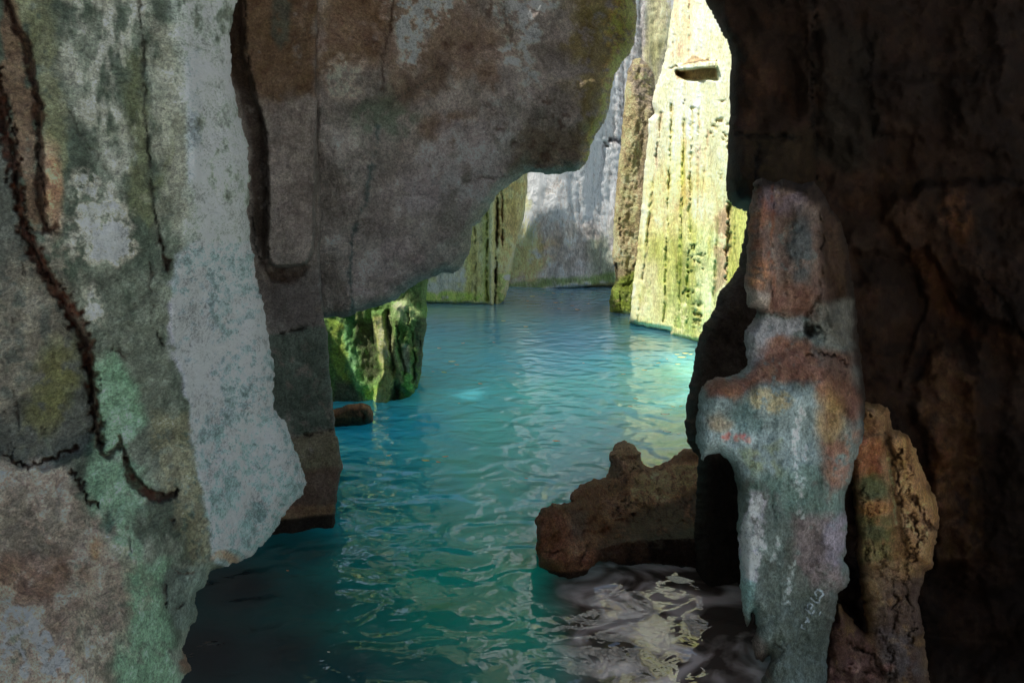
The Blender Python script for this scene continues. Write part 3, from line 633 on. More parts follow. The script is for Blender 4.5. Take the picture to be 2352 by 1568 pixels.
L2.paint(('poly', [(960, 690), (1130, 692), (1130, 706), (960, 706)]), (176, 164, 120), 0.75, 6, 3, seed=9, brk=0.55, bs=6)
L2.paint(('ell', 1166, 637, 9, 6), (220, 220, 212), 0.9, 4, 1, seed=10)
L2.raise_(('poly', [(1122, 380), (1136, 380), (1133, 712), (1124, 712)]), 22, 4, 1, seed=1)
L2.crack([(1117, 430), (1119, 560), (1120, 690)], 3, 34, 1, 20, 1, (70, 76, 30), 0.85, 1.2)
L2.crack([(1141, 420), (1141, 560), (1139, 640), (1137, 714)], 3.4, 60, 1, 20, 2, (40, 38, 18), 0.95, 1.3)
L2.crack([(1153, 430), (1154, 560), (1152, 570)], 2.6, 40, 1, 20, 3, (62, 50, 24), 0.9, 1.2)
L2.crack([(1090, 500), (1092, 600), (1092, 690)], 2.4, 20, 1, 20, 4, (96, 92, 60), 0.7)

# ================================================================== H: leaning brown pinnacle
def Y_pin(x, y): return 18.4 + 0.0 * x - 0.004 * np.clip(x - 1440, -60, 60)
Hh = Rock([(1443, 158), (1455, 138), (1470, 133), (1488, 146), (1502, 172), (1506, 205), (1515, 260), (1530, 400), (1530, 740), (1500, 748), (1450, 738), (1399, 724), (1400, 690), (1404, 664), (1414, 645), (1410, 610), (1407, 590), (1409, 520),
           (1413, 460), (1419, 390), (1426, 330), (1431, 262), (1437, 200)], 2.0, Y_pin, roll=(20, 0.55), thick=1.6, jag=(2.0, 10), seed=61, gain=1.6, base=(176, 156, 112))
Hh.relief(30, 6, 4, 3); Hh.relief(10, 3.0, 4, 2, seed=2); Hh.relief(5, 1.2, 3, 1, seed=3); Hh.chip(22, 6, 2.5, 1); Hh.chip(8, 2, 1.4, 2)
Hh.paint('all', (214, 188, 132), 0.8, brk=0.45, bs=12, bsy=2, seed=1)
Hh.paint(('poly', [(1438, 130), (1510, 130), (1510, 260), (1470, 250), (1440, 190)]), (150, 136, 124), 0.8, 20, 8, seed=2, brk=0.55, bs=9, speck=0.4)
Hh.paint(('poly', [(1462, 240), (1530, 200), (1530, 640), (1470, 640)]), (134, 120, 96), 0.75, 18, 6, seed=3, brk=0.65, bs=12, bsy=3)
Hh.paint(('poly', [(1398, 650), (1425, 640), (1470, 610), (1470, 720), (1398, 720)]), (136, 156, 50), 0.9, 14, 6, seed=4, brk=0.85, bs=10)
Hh.paint(('line', [(1398, 722), (1450, 734), (1500, 745)], 6), (150, 124, 84), 0.85, 4, 2, seed=5, brk=0.7, bs=6)
Hh.crack([(1412, 600), (1418, 630), (1412, 650)], 5, 40, 2, 8, 1, (40, 36, 24), 0.9, 1.2)
Hh.crack([(1424, 500), (1426, 540)], 3, 30, 2, 8, 2, (60, 46, 26), 0.8)
Hh.crack([(1415, 660), (1450, 650), (1460, 610)], 3, 14, 3, 8, 3, (70, 70, 30), 0.5)
Hh.crack([(1424, 665), (1426, 715)], 2.5, 14, 1, 8, 4, (90, 96, 36), 0.6)

# ================================================================== I: the sunlit fluted column
def Y_col(x, y): return 16.5 - 0.013 * np.clip(x - 1450, 0, 400)
I = Rock([(1555, -420), (1800, -420), (1800, 800), (1640, 792), (1606, 786), (1592, 783), (1560, 777), (1541, 772), (1537, 760), (1500, 754), (1474, 748), (1446, 742), (1450, 700), (1455, 640), (1464, 580), (1471, 500), (1478, 420), (1483, 360), (1489, 310),
          (1488, 275), (1503, 262), (1498, 235), (1508, 190), (1520, 160), (1532, 115), (1536, 70), (1548, 0)], 2.5, Y_col, roll=(12, 0.4), thick=2.2, jag=(1.6, 9), seed=71, gain=np.array([1.6, 1.5, 1.3]), base=(214, 206, 190))
I.cap = 1.25
I.relief(60, 9, 3, 8); I.relief(17, 3.6, 3, 30, seed=2); I.relief(6, 0.7, 3, 14, seed=3); I.relief(6, 0.8, 3, 1, seed=4)
I.paint('all', (252, 234, 196), 0.95, brk=0.9, bs=14, bsy=10, seed=1)
I.paint(('poly', [(1545, -300), (1600, -300), (1592, 130), (1548, 130)]), (214, 186, 146), 0.75, 20, 6, seed=2, brk=0.5, bs=9, bsy=10)
I.paint(('poly', [(1465, 420), (1550, 330), (1640, 400), (1640, 620), (1460, 620)]), (222, 214, 150), 0.8, 80, 14, seed=3, brk=0.7, bs=26, bsy=5)
I.paint(('poly', [(1440, 540), (1660, 500), (1640, 800), (1440, 760)]), (176, 182, 104), 0.9, 110, 18, seed=4, brk=0.8, bs=26, bsy=4)
I.paint(('poly', [(1450, 600), (1520, 600), (1520, 740), (1450, 740)]), (200, 194, 150), 0.7, 40, 10, seed=5, brk=0.55, bs=16, bsy=3)
I.paint(('poly', [(1582, 560), (1640, 480), (1660, 620), (1630, 760), (1575, 790)]), (196, 210, 160), 0.75, 30, 10, seed=6, brk=0.6, bs=12, bsy=3)
I.paint(('poly', [(1540, 620), (1600, 560), (1600, 790), (1540, 790)]), (144, 158, 84), 0.75, 24, 10, seed=7, brk=0.55, bs=14)
I.paint(('poly', [(1642, 500), (1672, 470), (1672, 640), (1640, 680)]), (160, 136, 110), 0.8, 12, 5, seed=8, brk=0.7)
I.paint(('poly', [(1676, 440), (1730, 440), (1730, 700), (1668, 700)]), (170, 176, 74), 0.85, 8, 3, seed=9)
I.paint(('poly', [(1560, 320), (1590, 320), (1580, 470), (1555, 480)]), (198, 176, 84), 0.7, 14, 4, seed=10, brk=0.6, bs=8, bsy=10)
I.paint(('line', [(1446, 740), (1500, 752), (1540, 762)], 7), (176, 156, 120), 0.85, 6, 3, seed=11, brk=0.75, bs=6)
I.paint(('line', [(1540, 774), (1600, 788), (1640, 794)], 7), (160, 150, 84), 0.85, 6, 3, seed=12, brk=0.75, bs=6)
for x0, x1, y0, y1, w, dd, c in [(1590, 1578, 250, 745, 3, 30, (120, 140, 40)), (1544, 1525, 240, 742, 2.6, 26, (140, 148, 60)), (1574, 1560, 160, 752, 2.4, 22, (120, 146, 44)), (1520, 1478, 260, 640, 2.6, 22, (150, 140, 110)),
                                 (1500, 1466, 420, 740, 2, 14, (170, 170, 100)), (1606, 1600, 250, 520, 1.8, 12, (180, 160, 110)), (1568, 1552, 350, 752, 1.6, 16, (126, 150, 50)), (1626, 1610, 300, 480, 2, 12, (190, 176, 140)),
                                 (1552, 1546, -300, 130, 2, 16, (150, 120, 80)), (1580, 1582, -300, 130, 2, 14, (160, 124, 80)), (1676, 1668, 470, 660, 4, 50, (60, 60, 40)), (1648, 1640, 500, 700, 2.4, 20, (100, 120, 50)), (1690, 1684, 480, 660, 2, 18, (120, 130, 50))]:
    I.crack([(x0, y0), ((x0 + x1) / 2, (y0 + y1) / 2), (x1, y1)], w * 1.2, dd * 0.8, 1.2, 30, int(x0), c, 0.6, 1.2)
# the overhanging ledge and its hollow
I.raise_(('poly', [(1556, 150), (1600, 138), (1644, 140), (1646, 158), (1600, 160), (1560, 166)]), 30, 5, 2, seed=1)
I.raise_(('poly', [(1556, 166), (1600, 159), (1646, 158), (1648, 182), (1622, 180), (1596, 187), (1572, 184), (1556, 176)]), -55, 6, 3, seed=2)
I.paint(('poly', [(1550, 160), (1600, 156), (1646, 156), (1648, 180), (1600, 185), (1556, 178)]), (132, 112, 70), 0.9, 8, 3, seed=13)  # shade on the ledge's underside put into the colour
I.paint(('poly', [(1590, 126), (1606, 132), (1640, 138), (1600, 142), (1560, 152)]), (126, 104, 66), 0.8, 5, 2, seed=14)
I.crack([(1535, 158), (1556, 152), (1600, 142), (1645, 140)], 2.5, 26, 1.5, 10, 60, (80, 66, 40), 0.8)
for k in range(44):
    cx, cy = rng.uniform(1572, 1616), rng.uniform(560, 775)
    if k > 32: cx, cy = rng.uniform(1625, 1680), rng.uniform(180, 420)
    I.D += rng.uniform(4, 14) * I.px * I.mask(('ell', cx, cy, rng.uniform(2, 6), rng.uniform(2, 7)), 4, 6, 7, seed=k)
    I.paint(('ell', cx, cy, 4, 5), (104, 110, 50), 0.5, 4, 6, 7, seed=k - 3)

# ================================================================== R: dark wall on the right
def Y_dark(x, y):
    d = 6.6 - 0.0006 * (x - 1680) + 0.35 * sstep(400, 700, y) * sstep(1900, 1720, x)
    return np.minimum(d, (CAMH + 0.9) * F / np.maximum(y - CY, 300))
R = Rock([(1600, -420), (2520, -420), (2520, 1760), (1840, 1760), (1800, 1400), (1760, 1000), (1740, 700), (1728, 520), (1718, 487), (1700, 482), (1686, 477), (1671, 460), (1668, 440), (1669, 400), (1672, 350), (1673, 300), (1677, 260), (1675, 200), (1680, 150), (1678, 120),
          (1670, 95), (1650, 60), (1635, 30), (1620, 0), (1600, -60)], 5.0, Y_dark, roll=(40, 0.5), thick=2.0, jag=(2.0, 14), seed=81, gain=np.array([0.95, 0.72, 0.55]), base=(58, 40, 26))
R.relief(240, 60, 3, 1.6); R.relief(90, 26, 4, 1.4, seed=2); R.relief(26, 6, 4, seed=3); R.relief(12, 1.2, 3, seed=5); R.chip(170, 40, 1.5, 1); R.chip(60, 10, 1.3, 2, inv=True)
R.raise_(('poly', [(1660, -80), (1870, -80), (1868, 200), (1870, 420), (1700, 470), (1660, 400)]), 26, 20, 6, seed=1)
R.raise_(('poly', [(2000, 180), (2330, 180), (2330, 360), (2180, 330), (2010, 300)]), 26, 30, 10, seed=2)
R.raise_(('poly', [(2095, 590), (2130, 560), (2200, 700), (2330, 760), (2480, 850), (2480, 760), (2250, 520), (2350, 420), (2150, 420), (2020, 480)]), 40, 24, 10, seed=3)
R.raise_(('poly', [(2095, 900), (2160, 790), (2250, 880), (2250, 1000), (2240, 1300), (2150, 1300), (2140, 1030), (2100, 960)]), 44, 30, 8, seed=4)
R.raise_(('poly', [(1960, 580), (2100, 590), (2130, 700), (2060, 900), (1970, 820)]), -36, 24, 8, seed=5)
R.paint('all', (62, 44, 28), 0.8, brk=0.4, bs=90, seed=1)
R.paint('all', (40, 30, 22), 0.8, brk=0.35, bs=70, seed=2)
R.paint(('poly', [(1880, 60), (2000, 60), (2000, 380), (1880, 380)]), (44, 46, 42), 0.7, 50, 20, seed=3)
R.paint(('poly', [(2095, 590), (2130, 560), (2240, 760), (2330, 760), (2480, 850), (2480, 900), (2200, 760), (2140, 700)]), (84, 54, 26), 0.8, 40, 14, seed=4, brk=0.7)
R.paint(('poly', [(2095, 900), (2160, 790), (2250, 880), (2250, 1300), (2150, 1300), (2140, 1030)]), (88, 62, 32), 0.8, 40, 14, seed=5, brk=0.7)
R.paint(('ell', 2160, 1090, 30, 90), (130, 90, 50), 0.7, 40, 14, seed=6, brk=0.6, bs=20)
R.paint(('ell', 2200, 490, 30, 70, -15), (110, 76, 40), 0.7, 40, 14, seed=7, brk=0.6, bs=20)
R.paint(('poly', [(1700, 300), (1870, 300), (1870, 420), (1700, 440)]), (50, 44, 26), 0.7, 30, 10, seed=8)
R.crack([(1690, 312), (1780, 312), (1850, 318)], 4, 22, 3, 20, 1, (16, 14, 10), 0.9)
R.crack([(1745, 330), (1740, 380), (1735, 420)], 5, 22, 3, 20, 2, (16, 14, 10), 0.9)
R.crack([(1870, -20), (1866, 150), (1872, 300), (1880, 420)], 6, 30, 5, 20, 3, (14, 12, 9), 0.9)
R.crack([(2000, 100), (1995, 200), (2005, 310), (2060, 320)], 5, 26, 5, 20, 4, (16, 12, 9), 0.9)
R.crack([(2250, 560), (2240, 600), (2330, 740), (2360, 790)], 5, 26, 5, 20, 5, (16, 12, 9), 0.9)

R.paint(('poly', [(2160, -400), (2560, -400), (2560, 1800), (2330, 1800), (2280, 900), (2200, 500), (1760, 120), (1700, -400)]), (24, 17, 12), 0.6, 220, 30, seed=9)  # less light at the top and far right, put into the colour
# ================================================================== S: dark jagged rock between pool and dripstone
def Y_sil(x, y): return 5.25 + 0.0006 * np.clip(1000 - y, 0, 600) + 0.0006 * (x - 1600)
S = Rock([(1722, 480), (1716, 488), (1706, 560), (1696, 610), (1680, 640), (1656, 665), (1645, 690), (1637, 720), (1615, 745), (1607, 770), (1598, 810), (1592, 850), (1583, 890), (1575, 930), (1573, 980), (1578, 1010),
          (1589, 1034), (1605, 1048), (1601, 1080), (1598, 1150), (1595, 1240), (1594, 1330), (1600, 1388), (1622, 1402), (1640, 1404), (1643, 1420), (1636, 1450), (1628, 1470), (1630, 1500), (1618, 1530), (1612, 1580), (1600, 1700), (1900, 1700), (1900, 480)],
         3.0, Y_sil, roll=(46, 0.45), thick=1.4, jag=(3.2, 10), seed=91, gain=0.9, base=(66, 50, 40))
S.relief(60, 8, 4); S.relief(18, 4, 4, seed=2); S.relief(8, 1.6, 3, seed=3); S.chip(60, 16, 1.4, 1); S.chip(20, 6, 1.2, 2)
S.paint('all', (84, 66, 54), 0.7, brk=0.4, bs=30, seed=1)
S.paint(('poly', [(1570, 1050), (1760, 1050), (1760, 1700), (1570, 1700)]), (36, 28, 22), 0.9, 40, 10, seed=2)
S.crack([(1600, 1228), (1640, 1224), (1690, 1218)], 3, 14, 3, 20, 1, (14, 10, 8), 0.8)
S.paint(('line', [(1600, 1392), (1622, 1404), (1640, 1408), (1636, 1450), (1630, 1500), (1618, 1540)], 12), (140, 122, 108), 0.8, 10, 6, seed=3, brk=0.5, bs=8)

# ================================================================== M: dripstone pillar
def Y_drip(x, y): return 4.25 - 0.16 * sstep(760, 950, y) + 0.00035 * (x - 1800) + 0.0010 * np.clip(1720 - x, 0, 200)
M = Rock([(1722, 470), (1727, 440), (1735, 416), (1748, 409), (1775, 418), (1800, 412), (1840, 424), (1868, 417), (1890, 440), (1908, 476), (1930, 505), (1946, 560), (1958, 640), (1968, 740), (1980, 840), (1990, 930), (1982, 1000), (1968, 1050), (1956, 1095),
          (1946, 1112), (1940, 1132), (1941, 1165), (1946, 1200), (1943, 1250), (1940, 1282), (1948, 1300), (1952, 1330), (1945, 1346), (1926, 1360), (1920, 1400), (1911, 1440), (1902, 1480), (1898, 1560), (1890, 1700), (1752, 1700), (1748, 1560),
          (1770, 1512), (1764, 1500), (1752, 1520), (1735, 1510), (1726, 1475), (1738, 1440), (1730, 1400), (1718, 1440), (1705, 1400), (1701, 1350), (1697, 1250), (1694, 1190), (1695, 1150), (1692, 1110), (1685, 1080), (1672, 1055), (1652, 1040), (1636, 1042), (1622, 1048), (1614, 1062),
          (1606, 1040), (1599, 1010), (1600, 960), (1604, 910), (1610, 886), (1625, 873), (1650, 866), (1680, 866), (1700, 856), (1713, 840), (1718, 825), (1712, 808), (1709, 782), (1712, 760), (1724, 742), (1739, 716), (1716, 704), (1715, 690), (1712, 660), (1710, 640), (1714, 600), (1717, 540)],
         2.5, Y_drip, roll=(30, 0.22), thick=0.8, jag=(4.0, 16), seed=101, gain=2.75, base=(80, 82, 76))
M.relief(140, 16, 3, 2.2); M.relief(50, 13, 4, 2.4, seed=2); M.relief(18, 5, 4, 1.4, seed=3); M.relief(7, 1.9, 3, seed=4); M.relief(30, 3, 3, 4, seed=6, rid=True); M.chip(90, 8, 2.2, 1, inv=True); M.chip(28, 3.0, 1.8, 2)
# upper column: two lobes, lip, waist, hole
M.raise_(('poly', [(1890, 420), (2060, 400), (2060, 960), (1980, 960), (1960, 820), (1910, 700)]), -60, 40, 8, seed=10)
M.raise_(('poly', [(1700, 440), (1772, 420), (1774, 560), (1772, 720), (1700, 712)]), 18, 40, 6, seed=1)
M.lump(1842, 585, 60, 170, 44, 0); M.lump(1752, 560, 40, 150, 20, 0); M.lump(1750, 690, 60, 40, 24, 0); M.lump(1910, 720, 40, 110, 26, -8)
M.raise_(('poly', [(1700, 712), (1760, 722), (1850, 712), (1860, 740), (1850, 800), (1790, 820), (1720, 850), (1695, 790)]), -20, 16, 4, seed=2)
M.lump(1742, 775, 36, 44, 20, 0)
M.lump(1800, 900, 130, 90, 46, -8); M.lump(1660, 910, 66, 60, 40, 0); M.lump(1790, 1110, 140, 240, 30, 0)
M.lump(1640, 990, 44, 110, 18, 0)
M.crack([(1714, 706), (1740, 716), (1790, 722), (1838, 716)], 7, 34, 3, 16, 1, (60, 34, 24), 0.7)
M.crack([(1774, 430), (1772, 560), (1773, 720)], 5, 18, 2, 20, 2, (96, 48, 26), 0.8, 1.2)
M.crack([(1882, 480), (1884, 580), (1880, 690), (1850, 726)], 6, 36, 3, 20, 3, (40, 26, 18), 0.8)
M.crack([(1856, 815), (1900, 812), (1950, 838)], 6, 34, 3, 14, 4, (40, 24, 16), 0.9)
M.crack([(1622, 920), (1620, 980), (1632, 1040)], 3, 18, 3, 12, 5, (50, 50, 48), 0.8)
M.crack([(1612, 900), (1608, 980), (1612, 1050)], 3, 18, 3, 12, 6, (50, 50, 48), 0.8)
M.crack([(1648, 1000), (1644, 1045)], 2.6, 18, 3, 12, 7, (40, 40, 40), 0.8)
M.crack([(1774, 1120), (1776, 1180)], 3, 12, 2, 12, 8, (60, 66, 60), 0.7)
M.crack([(1690, 1060), (1705, 1150), (1706, 1250)], 4, 14, 4, 14, 9, (70, 80, 78), 0.5)
M.paint('all', (92, 102, 98), 0.8, brk=0.5, bs=50, bsy=2, seed=1)
M.paint(('poly', [(1700, 380), (1930, 380), (1960, 740), (1880, 740), (1700, 720)]), (88, 68, 58), 0.9, 40, 14, seed=2, brk=0.9)
M.paint(('poly', [(1884, 380), (2040, 380), (2040, 1000), (1975, 1000), (1960, 820), (1900, 760), (1880, 560)]), (27, 17, 10), 0.97, 34, 10, seed=30)  # right margin painted dark to merge with the wall's shade
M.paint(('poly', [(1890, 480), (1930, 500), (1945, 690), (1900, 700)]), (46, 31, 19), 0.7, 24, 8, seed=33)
M.paint(('poly', [(1700, 360), (1960, 360), (1960, 520), (1890, 470), (1790, 440), (1720, 446)]), (28, 20, 15), 0.95, 34, 12, seed=34)  # top darkened in the colour to sink into the wall's shade
M.paint(('ell', 1790, 465, 60, 30), (78, 66, 70), 0.8, 30, 10, seed=3, brk=0.7)
M.paint(('ell', 1840, 575, 28, 90), (58, 62, 62), 0.9, 30, 10, seed=4, brk=0.85)
M.paint(('ell', 1738, 510, 26, 60), (112, 70, 46), 0.7, 30, 10, seed=5, brk=0.55)
M.paint(('line', [(1775, 430), (1772, 560), (1774, 720)], 4), (98, 52, 28), 0.7, 12, 8, seed=6, brk=0.6)
M.paint(('ell', 1745, 630, 34, 34), (140, 96, 66), 0.75, 30, 10, seed=7, brk=0.6)
M.paint(('ell', 1820, 690, 50, 34), (96, 66, 54), 0.7, 24, 10, seed=8)
M.paint(('poly', [(1704, 660), (1765, 676), (1760, 712), (1706, 704)]), (134, 122, 112), 0.8, 16, 6, seed=9)
M.paint(('poly', [(1704, 735), (1836, 725), (1850, 765), (1780, 800), (1730, 840), (1706, 820)]), (118, 116, 118), 0.9, 18, 6, seed=10, brk=0.9)
M.paint(('poly', [(1870, 700), (1950, 690), (1962, 800), (1890, 800)]), (84, 82, 74), 0.8, 24, 8, seed=11)
M.paint(('poly', [(1745, 800), (1790, 770), (1850, 780), (1900, 850), (1970, 890), (1970, 960), (1910, 930), (1860, 880), (1770, 880), (1720, 900), (1690, 920), (1620, 900), (1616, 876), (1680, 862), (1720, 850)]), (106, 68, 50), 0.9, 30, 10, seed=12, brk=0.8, bs=34)
M.paint(('poly', [(1860, 790), (1960, 820), (1970, 1000), (1920, 940)]), (74, 50, 38), 0.85, 30, 8, seed=13)
M.paint(('poly', [(1600, 915), (1690, 925), (1760, 890), (1870, 890), (1900, 960), (1880, 1080), (1700, 1090), (1690, 1060), (1600, 1060)]), (112, 124, 124), 0.9, 30, 10, seed=14, brk=0.8, bs=30, speck=0.08)
M.paint(('ell', 1770, 920, 50, 36), (144, 128, 92), 0.8, 30, 12, seed=15, brk=0.5, bs=14, speck=0.15)
M.paint(('ell', 1720, 960, 46, 40), (70, 90, 88), 0.8, 30, 12, seed=16, brk=0.6)
M.paint(('ell', 1650, 970, 26, 20), (140, 116, 84), 0.6, 24, 10, seed=17)
M.paint(('ell', 1905, 960, 34, 60), (124, 96, 58), 0.8, 34, 10, seed=18)
M.paint(('poly', [(1700, 1030), (1790, 1020), (1800, 1100), (1720, 1090)]), (112, 118, 84), 0.7, 34, 14, seed=19, brk=0.55)
M.paint(('poly', [(1700, 1110), (1880, 1060), (1940, 1130), (1930, 1200), (1850, 1180), (1760, 1180)]), (86, 106, 98), 0.75, 40, 14, seed=20, brk=0.75)
M.paint(('poly', [(1880, 1020), (1970, 1000), (1950, 1110), (1900, 1140)]), (120, 82, 64), 0.8, 34, 12, seed=21, brk=0.8)
M.paint(('poly', [(1726, 1130), (1758, 1130), (1752, 1230), (1738, 1330), (1706, 1330), (1700, 1240)]), (190, 180, 190), 0.85, 18, 7, seed=22, brk=0.75, bs=20, speck=0.2)
M.paint(('poly', [(1700, 1240), (1736, 1240), (1730, 1330), (1706, 1330)]), (180, 172, 206), 0.6, 14, 5, seed=23)
M.paint(('poly', [(1830, 1190), (1945, 1180), (1945, 1340), (1880, 1360), (1840, 1300)]), (110, 94, 94), 0.8, 40, 14, seed=24, brk=0.8)
M.paint(('poly', [(1890, 1200), (1945, 1180), (1940, 1290), (1900, 1300)]), (140, 132, 148), 0.5, 30, 12, seed=25, brk=0.6, speck=0.1)
M.paint(('poly', [(1760, 1330), (1910, 1340), (1900, 1560), (1760, 1560)]), (82, 88, 80), 0.8, 40, 14, seed=26, brk=0.7)
M.paint(('poly', [(1700, 1280), (1740, 1340), (1735, 1440), (1705, 1420)]), (120, 150, 146), 0.7, 18, 7, seed=27)
M.paint(('poly', [(1700, 1400), (1760, 1480), (1760, 1560), (1720, 1520)]), (92, 68, 58), 0.6, 18, 7, seed=28)
drip = np.random.default_rng(5)
for pts, n in [([(1838, 920), (1840, 950), (1830, 985), (1826, 1060)], 34), ([(1826, 1060), (1840, 1130), (1836, 1190)], 26), ([(1790, 1220), (1780, 1290)], 12), ([(1756, 1240), (1758, 1270)], 6), ([(1826, 1290), (1812, 1350), (1800, 1400)], 18), ([(1850, 1030), (1846, 1060)], 8)]:
    pp = np.array(densify(pts, 2.0, closed=False))
    for k in range(n):
        cx, cy = pp[drip.integers(len(pp))]
        M.paint(('ell', cx + drip.normal(0, 5), cy + drip.normal(0, 4), drip.uniform(1.5, 5), drip.uniform(2, 9)), (186, 196, 194), drip.uniform(0.2, 0.6), 4, 4, 7, seed=k)
for cx, cy in [(1663, 1002), (1672, 998), (1694, 1004), (1708, 1000), (1720, 1008)]:
    M.paint(('ell', cx, cy, 7, 9), (168, 66, 52), 0.75, 8, 4, seed=32, brk=0.7, bs=6)
m = M.mask(('ell', 1863, 756, 16, 14, 30), 14, 9, 14); M.D += 40 * M.px * m; M.C = M.C * (1 - 0.8 * m[:, None]) + lin((34, 26, 20)) * 0.8 * m[:, None]
M.raise_(('ell', 1790, 1488, 20, 26), -12, 10, 4, seed=40)
M.crack([(1776, 1470), (1800, 1500), (1808, 1480)], 3, 20, 4, 8, 41, (60, 56, 44), 0.8)

# ================================================================== O: rough ochre column right of the dripstone
def Y_och(x, y): return 4.55 + 0.0006 * (x - 2050) + 0.35 * sstep(1330, 1560, y) * 0
O = Rock([(1950, 925), (1990, 923), (2040, 933), (2052, 985), (2086, 1000), (2106, 1040), (2126, 1090), (2150, 1150), (2158, 1190), (2156, 1212), (2146, 1260), (2143, 1306), (2128, 1312), (2108, 1372), (2120, 1440), (2140, 1600), (2160, 1740), (1850, 1740), (1880, 1560), (1900, 1440), (1925, 1385),
          (1975, 1440), (1990, 1452), (1984, 1400), (1974, 1330), (1966, 1260), (1962, 1160), (1954, 1112), (1940, 1050), (1945, 990)],
         2.5, Y_och, roll=(34, 0.28), thick=0.9, jag=(4.0, 12), seed=111, gain=2.6, base=(120, 88, 56))
O.relief(70, 9, 4, 2); O.relief(24, 5, 4, 2, seed=2, rid=True); O.relief(11, 2.6, 4, 1.4, seed=3); O.relief(6, 1.2, 3, seed=5); O.chip(50, 16, 1.8, 1); O.chip(20, 7, 1.5, 2); O.chip(10, 2.5, 1.2, 3)
O.raise_(('poly', [(2045, 990), (2090, 1000), (2120, 1090), (2155, 1180), (2140, 1300), (2090, 1280), (2060, 1150)]), 26, 12, 6, seed=1)
O.raise_(('poly', [(1960, 1000), (2030, 1000), (2050, 1200), (2040, 1300), (1975, 1300), (1960, 1100)]), 20, 14, 6, seed=2)
O.paint('all', (144, 108, 68), 0.75, brk=0.5, bs=30, bsy=1.5, seed=1)
O.paint(('poly', [(1950, 920), (2050, 930), (2050, 1000), (1960, 990)]), (110, 78, 46), 0.85, 20, 8, seed=2)
O.paint(('poly', [(1955, 1000), (2025, 1000), (2030, 1090), (1955, 1100)]), (136, 80, 50), 0.85, 24, 8, seed=3, brk=0.8)
O.paint(('ell', 2010, 1125, 34, 30), (82, 88, 58), 0.9, 24, 8, seed=4)
O.paint(('ell', 2010, 1165, 36, 16), (170, 112, 60), 0.85, 14, 6, seed=5)
O.paint(('poly', [(1962, 1185), (2060, 1185), (2050, 1290), (1980, 1300)]), (112, 102, 60), 0.85, 24, 8, seed=6, brk=0.75, bs=16)
O.paint(('ell', 2010, 1220, 30, 24), (80, 86, 60), 0.7, 24, 8, seed=7, brk=0.6)
O.paint(('poly', [(2050, 1000), (2100, 1010), (2155, 1180), (2140, 1300), (2090, 1290), (2070, 1150)]), (168, 122, 74), 0.85, 20, 8, seed=8, brk=0.8, bs=16)
O.paint(('poly', [(1960, 1290), (2060, 1290), (2060, 1460), (1985, 1460)]), (116, 92, 66), 0.8, 30, 10, seed=9, brk=0.7)
O.paint(('poly', [(2030, 1330), (2130, 1320), (2130, 1620), (2000, 1620), (2010, 1440)]), (84, 64, 56), 0.85, 40, 10, seed=10, brk=0.8)
O.paint(('poly', [(1850, 1370), (1985, 1440), (2020, 1560), (1990, 1740), (1850, 1740)]), (92, 62, 54), 0.92, 26, 8, seed=11, brk=0.9)
O.paint(('poly', [(2010, 1440), (2100, 1460), (2110, 1560), (2040, 1560)]), (98, 92, 94), 0.5, 40, 12, seed=12, brk=0.6)
O.paint(('line', [(2042, 1050), (2056, 1160), (2060, 1200)], 4), (200, 160, 110), 0.7, 5, 4, seed=13, brk=0.6, bs=8)
for pts in [[(2040, 1000), (2058, 1090), (2074, 1180), (2090, 1270), (2080, 1340)], [(2100, 1140), (2120, 1190), (2150, 1216)], [(2095, 1180), (2110, 1230), (2100, 1290)], [(2062, 1030), (2076, 1080)], [(2045, 1310), (2060, 1390), (2050, 1450)], [(1970, 940), (1992, 950), (2010, 945)],
            [(2020, 1450), (2050, 1500), (2040, 1560)], [(1960, 1480), (2000, 1500), (2030, 1540)], [(1930, 1540), (1960, 1530), (1990, 1550)], [(2080, 1350), (2100, 1420), (2090, 1480)]]:
    O.crack(pts, 5, 34, 6, 12, len(pts), (44, 28, 18), 0.85, 1.1)
for k in range(46):
    cx, cy = rng.uniform(1965, 2140), rng.uniform(1000, 1560)
    O.crack([(cx, cy), (cx + rng.uniform(-8, 12), cy + 16), (cx + rng.uniform(-10, 14), cy + rng.uniform(24, 50))], 2.4, 16, 5, 8, 20 + k, (60, 40, 26), 0.7)
for cx, cy, rx, ry in [(1960, 1540, 22, 26), (2000, 1560, 16, 18), (1930, 1580, 20, 20), (2040, 1540, 18, 22), (1905, 1545, 10, 14)]:
    O.lump(cx, cy, rx, ry, 16); O.paint(('ell', cx, cy - ry * 0.4, rx * 0.8, ry * 0.4), (150, 104, 88), 0.6, 8, 3, seed=int(cx))

